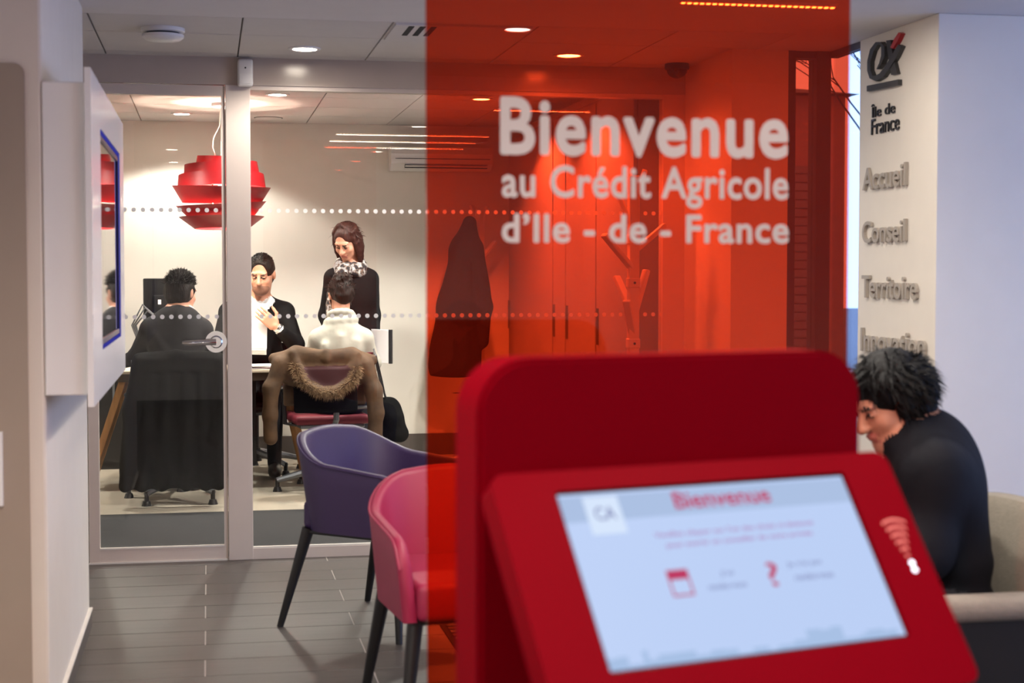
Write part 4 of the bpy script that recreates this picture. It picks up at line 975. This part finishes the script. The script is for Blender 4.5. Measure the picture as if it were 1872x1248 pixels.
# 2. woman in white cowl-neck sweater, seen from behind
S = Sdf(); hc = (.812, 9.93, 1.205)
p, R = head(S, hc, (-.2, .93, -.28), s=.95)
S.cone(p(0, -.03, -.05), (.81, 9.86, 1.03), .046, .052, SK, .02)
S.cone((.81, 9.85, 1.0), (.672, 9.87, .94), .062, .056, JA, .06); S.cone((.81, 9.85, 1.0), (.95, 9.87, .94), .062, .056, JA, .05)
S.ell((.81, 9.87, .88), (.158, .12, .17), None, JA, .05); S.ell((.81, 9.86, .68), (.155, .12, .19), None, JA, .05); S.ell((.80, 9.86, .575), (.19, .15, .11), None, TR, .03)
ring = [(.81+.076*math.cos(a), 9.875+.066*math.sin(a), 1.045+.012*math.sin(a+2)) for a in np.linspace(0, 2*math.pi, 13)]; S.chain(ring, [.03]*13, JA, .015)
ring = [(.81+.066*math.cos(a), 9.87+.058*math.sin(a), 1.085-.02*math.sin(a)) for a in np.linspace(0, 2*math.pi, 13)]; S.chain(ring, [.022]*13, JA, .008)
S.chain([(.672, 9.875, .935), (.625, 9.97, .80), (.67, 10.13, .79)], [.058, .048, .038], JA, .03)
S.chain([(.95, 9.875, .935), (1.01, 9.93, .78), (.93, 10.12, .79)], [.058, .05, .038], JA, .03)
for a, b in (((.70, 9.77, .9), (.72, 9.76, .72)), ((.90, 9.77, .92), (.87, 9.755, .74)), ((.80, 9.755, .95), (.80, 9.745, .80))): S.cone(a, b, .006, .008, JA, .06)
hand(S, (.665, 10.135, .782), (.3, 1, -.05), (0, 0, -1), -1, .2, SK, .92); hand(S, (.93, 10.13, .782), (-.45, .9, -.05), (0, 0, -1), 1, .2, SK, .92)
for x in (.71, .90):
    S.chain([(x, 9.88, .555), (x-.03, 10.26, .555), (x-.03, 10.22, .09)], [.082, .06, .042], TR, .03); S.ell((x-.03, 10.28, .045), (.04, .115, .045), None, SH_, .02)
person = tag(link('person', S.mesh(.0058), ['skin_light', 'lips', 'eye', 'sweater_white', 'shirt_white', 'jeans', 'black_plastic'], loc=(.81, 9.87, 0)), 'seated person in white cowl-neck sweater with pinned up hair', 'person')
H = Sdf(); r_, f_, u_ = [R[:, i] for i in range(3)]
H.ell(p(0, -.025, .034), (.082, .096, .09), R, 0, .01); H.ell(p(0, -.075, -.02), (.062, .04, .06), R, 0, .03); H.ell(p(0, -.07, .085), (.055, .05, .042), R, 0, .02)
H.ell(p(0, .11, -.03), (.072, .09, .09), R, 0, .02, op='-')
for q in (-1, 1): H.ell(p(.085*q, .0, -.014), (.022, .022, .036), R, 0, .008, op='-'); H.cone(p(.066*q, .02, -.02), p(.068*q, .0, -.085), .006, .003, 0, .01)
rs = np.random.RandomState(4)
for _ in range(46):
    v = rs.randn(3); v /= np.linalg.norm(v); a = p(.05*v[0], -.075+.045*v[1], .085+.04*v[2]); t_ = np.cross(v, rs.randn(3)); t_ /= np.linalg.norm(t_); H.cone(a, a+(R@(t_*.03))+(R@(v*.008)), .008, .004, 0, .008)
for i in range(9):
    x = -.06+.015*i; H.cone(p(x, -.09, -.02), p(x*.5, -.11, .07), .009, .007, 0, .01)
link('hair', H.mesh(.0048, noise=.0018, nscale=110), 'hair_dark', person)
strands(person, p, R, 500, 5, 'hair_dark', lambda v: v[1] < .3 and v[2] > -.5, (.015, .035), lambda v: (0, -.2, .5), .35, droop=.1, rad=(.082, .098, .092))

# 3. man holding a stack of papers, facing the camera
S = Sdf(); hc = (.352, 10.70, 1.335)
p, R = head(S, hc, (-.22, -.93, -.22), s=1.1, beard=7)
S.cone(p(0, -.03, -.05), (.335, 10.79, 1.15), .06, .065, SK, .02)
S.cone((.32, 10.80, 1.13), (.14, 10.79, 1.085), .07, .066, JA, .05); S.cone((.32, 10.80, 1.13), (.505, 10.79, 1.085), .07, .066, JA, .05)
S.ell((.32, 10.80, 1.0), (.2, .125, .19), None, JA, .05); S.ell((.32, 10.82, .76), (.185, .135, .2), None, JA, .05); S.ell((.32, 10.86, .585), (.19, .15, .115), None, TR, .03)
S.cone((.335, 10.71, 1.12), (.325, 10.69, .95), .022, .008, SHI, .008)
S.chain([(.27, 10.74, 1.165), (.30, 10.705, 1.12), (.335, 10.695, 1.10)], [.02, .02, .014], SHI, .008); S.chain([(.41, 10.74, 1.165), (.37, 10.705, 1.12), (.335, 10.695, 1.10)], [.02, .02, .014], SHI, .008)
S.chain([(.50, 10.785, 1.07), (.57, 10.63, .87), (.475, 10.52, .955)], [.07, .055, .042], JA, .03)
S.chain([(.14, 10.785, 1.07), (.075, 10.64, .87), (.12, 10.58, .93)], [.07, .055, .042], JA, .03)
S.cone((.49, 10.528, .945), (.455, 10.512, .975), .036, .034, SHI, .006)
S.cone((.46, 10.515, .97), (.435, 10.505, .995), .029, .027, SK, .006)
hand(S, (.437, 10.505, .992), (-.62, -.05, .55), (-.1, 1, .0), -1, .28, SK, 1.0); hand(S, (.135, 10.57, .935), (.6, .1, .3), (.1, -1, 0), -1, .3, SK, 1.0)
for x in (.23, .42):
    S.chain([(x, 10.82, .56), (x, 10.46, .56), (x, 10.50, .10)], [.085, .064, .045], TR, .03); S.ell((x, 10.44, .05), (.045, .13, .05), None, SH_, .02)
person = tag(link('person', S.mesh(.0055), ['skin_tan', 'stubble', 'eye', 'suit_black', 'shirt_white', 'trousers', 'black_plastic', 'stubble'], loc=(.32, 10.8, 0)), 'seated person in black suit facing camera, holding white papers', 'person')
H = Sdf(); H.ell(p(0, -.010, .036), (.087, .109, .099), R, 0, .01); H.ell(p(0, -.06, -.03), (.07, .055, .065), R, 0, .03)
H.ell(p(0, .108, .012), (.07, .07, .088), R, 0, .012, op='-'); H.ell(p(0, .05, -.12), (.1, .1, .075), R, 0, .02, op='-')
for q in (-1, 1): H.ell(p(.088*q, .01, -.02), (.028, .05, .04), R, 0, .01, op='-')
r_, f_, u_ = [R[:, i] for i in range(3)]
link('hair', H.mesh(.0048, noise=.0012, nscale=120), 'hair_dark', person)
strands(person, p, R, 1100, 8, 'hair_dark', lambda v: v[2] > .45 and v[1] < .75, (.006, .013), lambda v: (.2, .1, .1), .4, droop=0, rad=(.087/1.1, .109/1.1, .099/1.1), cen=(0, -.010, .036))
bm = BM(); lathe(bm, [(.034, -.009), (.037, 0), (.034, .009), (.031, .009), (.031, -.009)], c=(0, 0, 0), n=24, close=True)
d_ = Vector((-.62, -.05, .55)).normalized(); q_ = d_.to_track_quat('Z', 'Y').to_matrix().to_4x4(); bmesh.ops.transform(bm, matrix=Matrix.Translation((.452, 10.511, .98)) @ q_, verts=bm.verts)
link('wrist_watch', fin(bm), 'steel', person, smooth=True)
t = thing('paper_stack', 'thick stack of white papers held upright by the man', 'papers', (.30, 10.56, .84))
rs = random.Random(2)
for k in range(9):
    bm = BM(); dx = rs.uniform(-.006, .006); dz = -.004*k+rs.uniform(-.004, .004)
    box(bm, -.105+dx, .105+dx, .0045*k, .0045*k+.003, -.15+dz, .15+dz, M=Matrix.Translation((.27, 10.545, .995)) @ Matrix.Rotation(math.radians(2), 4, 'Y') @ Matrix.Rotation(math.radians(-12), 4, 'X')); link('sheet', fin(bm), 'paper', t)

# 4. standing woman in black blazer
S = Sdf(); hc = (.905, 10.56, 1.555)
p, R = head(S, hc, (-.42, -.72, -.50), s=1.0)
S.cone(p(0, -.035, -.05), (.945, 10.62, 1.37), .046, .054, SK, .02)
S.cone((.945, 10.62, 1.36), (.825, 10.62, 1.315), .06, .058, JA, .05); S.cone((.945, 10.62, 1.36), (1.06, 10.62, 1.31), .06, .056, JA, .05)
S.ell((.95, 10.62, 1.2), (.165, .115, .19), None, JA, .05); S.ell((.95, 10.625, .99), (.145, .105, .16), None, JA, .05); S.ell((.95, 10.63, .86), (.175, .125, .14), None, JA, .04)
S.chain([(1.06, 10.62, 1.30), (1.085, 10.64, 1.06), (1.09, 10.57, .85)], [.06, .05, .038], JA, .03); S.chain([(.82, 10.62, 1.305), (.775, 10.63, 1.06), (.80, 10.50, .88)], [.06, .05, .038], JA, .03)
hand(S, (1.09, 10.565, .835), (0, -.25, -1), (-1, 0, 0), 1, .5, SK, .92); hand(S, (.80, 10.49, .872), (.25, -.7, -.4), (0, 0, -1), -1, .5, SK, .92)
for x in (.87, 1.03):
    S.chain([(x, 10.63, .82), (x, 10.62, .46), (x, 10.64, .09)], [.088, .06, .042], TR, .03); S.ell((x, 10.58, .045), (.04, .115, .045), None, SH_, .02)
person = tag(link('person', S.mesh(.0055), ['skin_light', 'lips', 'eye', 'suit_black', 'shirt_white', 'trousers', 'black_plastic'], loc=(.95, 10.62, 0)), 'standing person in black blazer and patterned scarf looking down', 'person')
H = Sdf(); H.ell(p(0, -.018, .034), (.080, .100, .089), R, 0, .01); H.ell(p(0, -.05, -.045), (.074, .055, .08), R, 0, .05)
rs = np.random.RandomState(21)
for a in np.linspace(-118, 118, 34):
    t_ = math.radians(a); sx, cy = math.sin(t_), math.cos(t_); e_ = -.125-.02*(a < 0)+rs.uniform(-.012, .012); j_ = rs.uniform(.97, 1.05)
    H.chain([p(.012+.02*sx, .01-.02*cy, .122), p(.07*sx*j_, -.015-.085*cy, .075), p(.086*sx*j_, -.015-.095*cy, .0), p(.088*sx*j_, -.012-.085*cy, -.07), p(.080*sx*j_+rs.uniform(-.006, .006), -.004-.07*cy, e_)], [.008, .012, .012, .0115, .005], 0, .006)
H.ell(p(.014, .12, -.012), (.060, .08, .10), R, 0, .012, op='-')
link('hair', H.mesh(.0048, noise=.0012, nscale=120), 'hair_auburn', person)
strands(person, p, R, 700, 6, 'hair_auburn', lambda v: v[1] < .35 and v[2] > -.6, (.03, .06), lambda v: (v[0]*.4, -.1, -1), .12, droop=.5, rad=(.089, .103, .095))
C_ = Sdf()
for z, rr, w_ in ((1.36, .09, .028), (1.392, .084, .027), (1.415, .076, .018)):
    ring = [(.935+rr*math.cos(a), 10.605+rr*.85*math.sin(a), z+.022*math.sin(a)+.008*math.sin(3*a)) for a in np.linspace(0, 2*math.pi, 15)]; C_.chain(ring, [w_]*15, 0, .012)
C_.chain([(.885, 10.50, 1.375), (.84, 10.485, 1.31), (.80, 10.48, 1.20), (.785, 10.48, 1.02)], [.038, .032, .03, .034], 0, .02); C_.chain([(.90, 10.49, 1.37), (.87, 10.475, 1.25), (.855, 10.47, 1.08)], [.03, .026, .028], 0, .012)
link('scarf', C_.mesh(.006, noise=.003, nscale=60), 'scarf', person)
t = thing('folder', 'white folder carried at the side of standing woman', 'folder', (1.13, 10.55, .80))
bm = BM(); box(bm, -.008, .008, -.15, .15, -.11, .11, bev=.002, M=Matrix.Translation((1.105, 10.50, .86)) @ Matrix.Rotation(.5, 4, 'Z')); link('cover', fin(bm), 'paper', t)
bm = BM(); box(bm, -.0095, .0095, -.155, -.135, -.112, .112, M=Matrix.Translation((1.105, 10.50, .86)) @ Matrix.Rotation(.5, 4, 'Z')); link('spine', fin(bm), 'black_plastic', t)

# ------------------------------------------------------------ lounge chair and seated woman at the right
ca = at(1800, 1000, Y=3.95)
t = thing('lounge_chair', 'grey-beige upholstered lounge chair with low arms beside kiosk', 'armchair', (2.05, 3.95, 0))
XB = ca.x+.005
bm = BM(); pr = []
for i in range(17):
    yy = 3.60+.70*i/16; fz = .735-.05*abs((yy-3.95)/.35)**3; pr.append((yy, fz))
V_ = []
for yy, fz in pr:
    bulge = .05*(1-((yy-3.95)/.35)**2)
    sec = [(XB-.02+bulge, .30), (XB+bulge, .5), (XB+.03+bulge, fz-.04), (XB+.05+bulge, fz-.008), (XB+.08+bulge, fz), (XB+.11+bulge, fz-.012), (XB+.125+bulge, fz-.05), (XB+.09+bulge, .4), (XB+.05+bulge, .30)]
    V_.append([bm.verts.new((a, yy, b)) for a, b in sec])
for i in range(16):
    for j in range(9): bm.faces.new((V_[i][j], V_[i+1][j], V_[i+1][(j+1) % 9], V_[i][(j+1) % 9]))
bm.faces.new(V_[0]); bm.faces.new(V_[-1][::-1]); link('backrest', fin(bm), 'sofa_grey', t, smooth=True)
bm = BM(); box(bm, XB-.62, XB+.03, 3.60, 4.30, .27, .42, bev=.035, seg=3); link('seat', fin(bm), 'sofa_grey', t, smooth=True)
for yy in (3.555, 4.30):
    bm = BM(); box(bm, XB-.6, XB+.2, yy, yy+.085, .49, .555, bev=.03, seg=4); ar = link('armrest', fin(bm), 'sofa_grey', t, smooth=True)
    bm = BM(); box(bm, XB-.58, XB+.18, yy+.02, yy+.065, .12, .50, bev=.004); link('arm_panel', fin(bm), 'black_wood', ar)
for sx in (XB-.55, XB+.1):
    for sy in (3.60, 4.32): bm = BM(); cyl(bm, (sx, sy, .27), (sx, sy, 0), .02, .014, n=10); link('leg', fin(bm), 'black_wood', t, smooth=True)

S = Sdf(); Yw = 3.92
def wp(x, y, dy=0): q = at(x, y, Y=Yw+dy); return np.array(q)
hc = wp(1622, 732); p, R = head(S, hc, (-.84, -.18, -.42), (-.2, 0, 1), s=.98)
S.cone(p(0, -.035, -.05), wp(1690, 800), .05, .055, SK, .02)
S.chain([wp(1668, 792, -.06), wp(1700, 782, -.02), wp(1705, 785, .05), wp(1672, 800, .09)], [.028, .03, .03, .028], JA, .02)
S.chain([wp(1640, 812, -.05), wp(1668, 792, -.06)], [.024, .028], JA, .02)
S.ell(wp(1690, 800), (.062, .08, .05), None, JA, .03)
S.cone(wp(1698, 835), wp(1700, 862, -.14), .085, .075, JA, .09); S.cone(wp(1698, 835), wp(1700, 862, .14), .085, .075, JA, .09)
S.ell(wp(1710, 905), (.115, .19, .15), None, JA, .09); S.ell(wp(1722, 1010), (.115, .17, .16), None, JA, .06); S.ell(wp(1735, 1115), (.125, .18, .10), None, JA, .05)
S.chain([wp(1706, 865, -.14), wp(1688, 1010, -.18), wp(1560, 1060, -.17)], [.07, .06, .045], JA, .07); S.chain([wp(1706, 865, .14), wp(1688, 1010, .18), wp(1560, 1040, .12)], [.07, .06, .045], JA, .07)
S.chain([wp(1762, 905, -.08), wp(1772, 930, 0), wp(1762, 905, .08)], [.02, .02, .02], JA, .03)
S.chain([wp(1745, 960, -.13), wp(1785, 1030, -.12), wp(1778, 1120, -.12)], [.02, .024, .03], JA, .04)
hand(S, wp(1552, 1062, -.17), (-1, .3, -.1), (0, .3, -1), 1, .4, SK, .95); hand(S, wp(1552, 1042, .12), (-1, -.2, -.1), (0, 0, -1), -1, .4, SK, .95)
for dy in (-.1, .1):
    a = wp(1735, 1125, dy); kn = a+np.array((-.42, 0, .02)); S.chain([a, kn, kn+np.array((-.02, 0, -.42))], [.085, .062, .045], TR, .03); e_ = kn+np.array((-.07, 0, -.465)); e_[2] = .045; S.ell(e_, (.115, .042, .045), None, SH_, .02)
person = tag(link('person', S.mesh(.0062), ['skin_tan', 'lips', 'eye', 'woman_coat', 'shirt_white', 'trousers', 'black_plastic'], loc=(float(hc[0]), Yw, 0)), 'seated person with black tousled hair and dark navy coat beside kiosk', 'person')
H = Sdf(); H.ell(p(0, -.025, .036), (.09, .105, .096), R, 0, .01); H.ell(p(0, -.07, -.04), (.078, .055, .075), R, 0, .04)
H.ell(p(0, .13, -.04), (.085, .085, .085), R, 0, .02, op='-'); H.ell(p(0, .06, -.13), (.12, .10, .085), R, 0, .02, op='-')
for q in (-1, 1): H.ell(p(.09*q, .012, -.02), (.03, .025, .034), R, 0, .008, op='-')
r_, f_, u_ = [R[:, i] for i in range(3)]; rs = np.random.RandomState(12)
link('hair', H.mesh(.0052, noise=.0018, nscale=110), 'hair_black', person)
strands(person, p, R, 3200, 12, 'hair_black', lambda v: v[2] > -.7 and not (v[1] > .5 and v[2] < .3), (.03, .07), lambda v: (v[0]*.3, -.5*(v[2] < .5)+.35*(v[2] > .6), -.75), .3, rad=(.092, .107, .098), cen=(0, -.025, .036), droop=.7, wd=.003, rnd=.3)
bm = BM(); tube(bm, [wp(1672, 830, -.13), wp(1695, 805, -.10), wp(1708, 793, -.04)], .003, n=5); link('coat_piping', fin(bm), 'blue_stitch' if 'blue_stitch' in MATS else 'jeans', person)

# ------------------------------------------------------------ street outside the side glazing
t = thing('street_building', 'low building across the street with shuttered front', 'building', (5.5, 22, -.1))
bx('wall', (2.5, 8.76, 21, 26, -.1, 3.8), 'brick_far', t)
bm = BM(); prism(bm, [(2.3, 20.7, 3.8), (2.3, 23.5, 4.2), (2.3, 26.3, 3.8)], (6.55, 0, 0)); link('roof', fin(bm), 'roof_far', t)
for a, b in ((7.5, 8.45), (5.6, 6.6)):
    for k in range(22): bx('shutter_slat', (a, b, 20.94, 20.985, .2+.12*k, .30+.12*k), 'shutter_far', t)
t = thing('street_tree', 'bare winter tree standing outside the street glazing', 'tree', (6.6, 15.2, -.1))
rs = random.Random(11); bm = BM()
def grow(a, d, L_, r, n):
    b = a+d*L_; mid = a.lerp(b, .5)+Vector((rs.uniform(-1, 1), rs.uniform(-1, 1), 0))*L_*.06; tube(bm, [a, mid, b], [r, r*.85, r*.7], n=5, caps=False)
    if n == 0: return
    for _ in range(3 if n > 1 else 4):
        e = (d+Vector((rs.uniform(-.8, .8), rs.uniform(-.8, .8), rs.uniform(-.25, .5)))).normalized(); grow(a.lerp(b, rs.uniform(.6, 1)), e, L_*rs.uniform(.6, .8), r*.58, n-1)
grow(Vector((6.6, 15.2, -.1)), Vector((0, 0, 1)), 2.1, .035, 5); link('branches', fin(bm), 'bark', t, smooth=True)
bpy.context.view_layer.update()
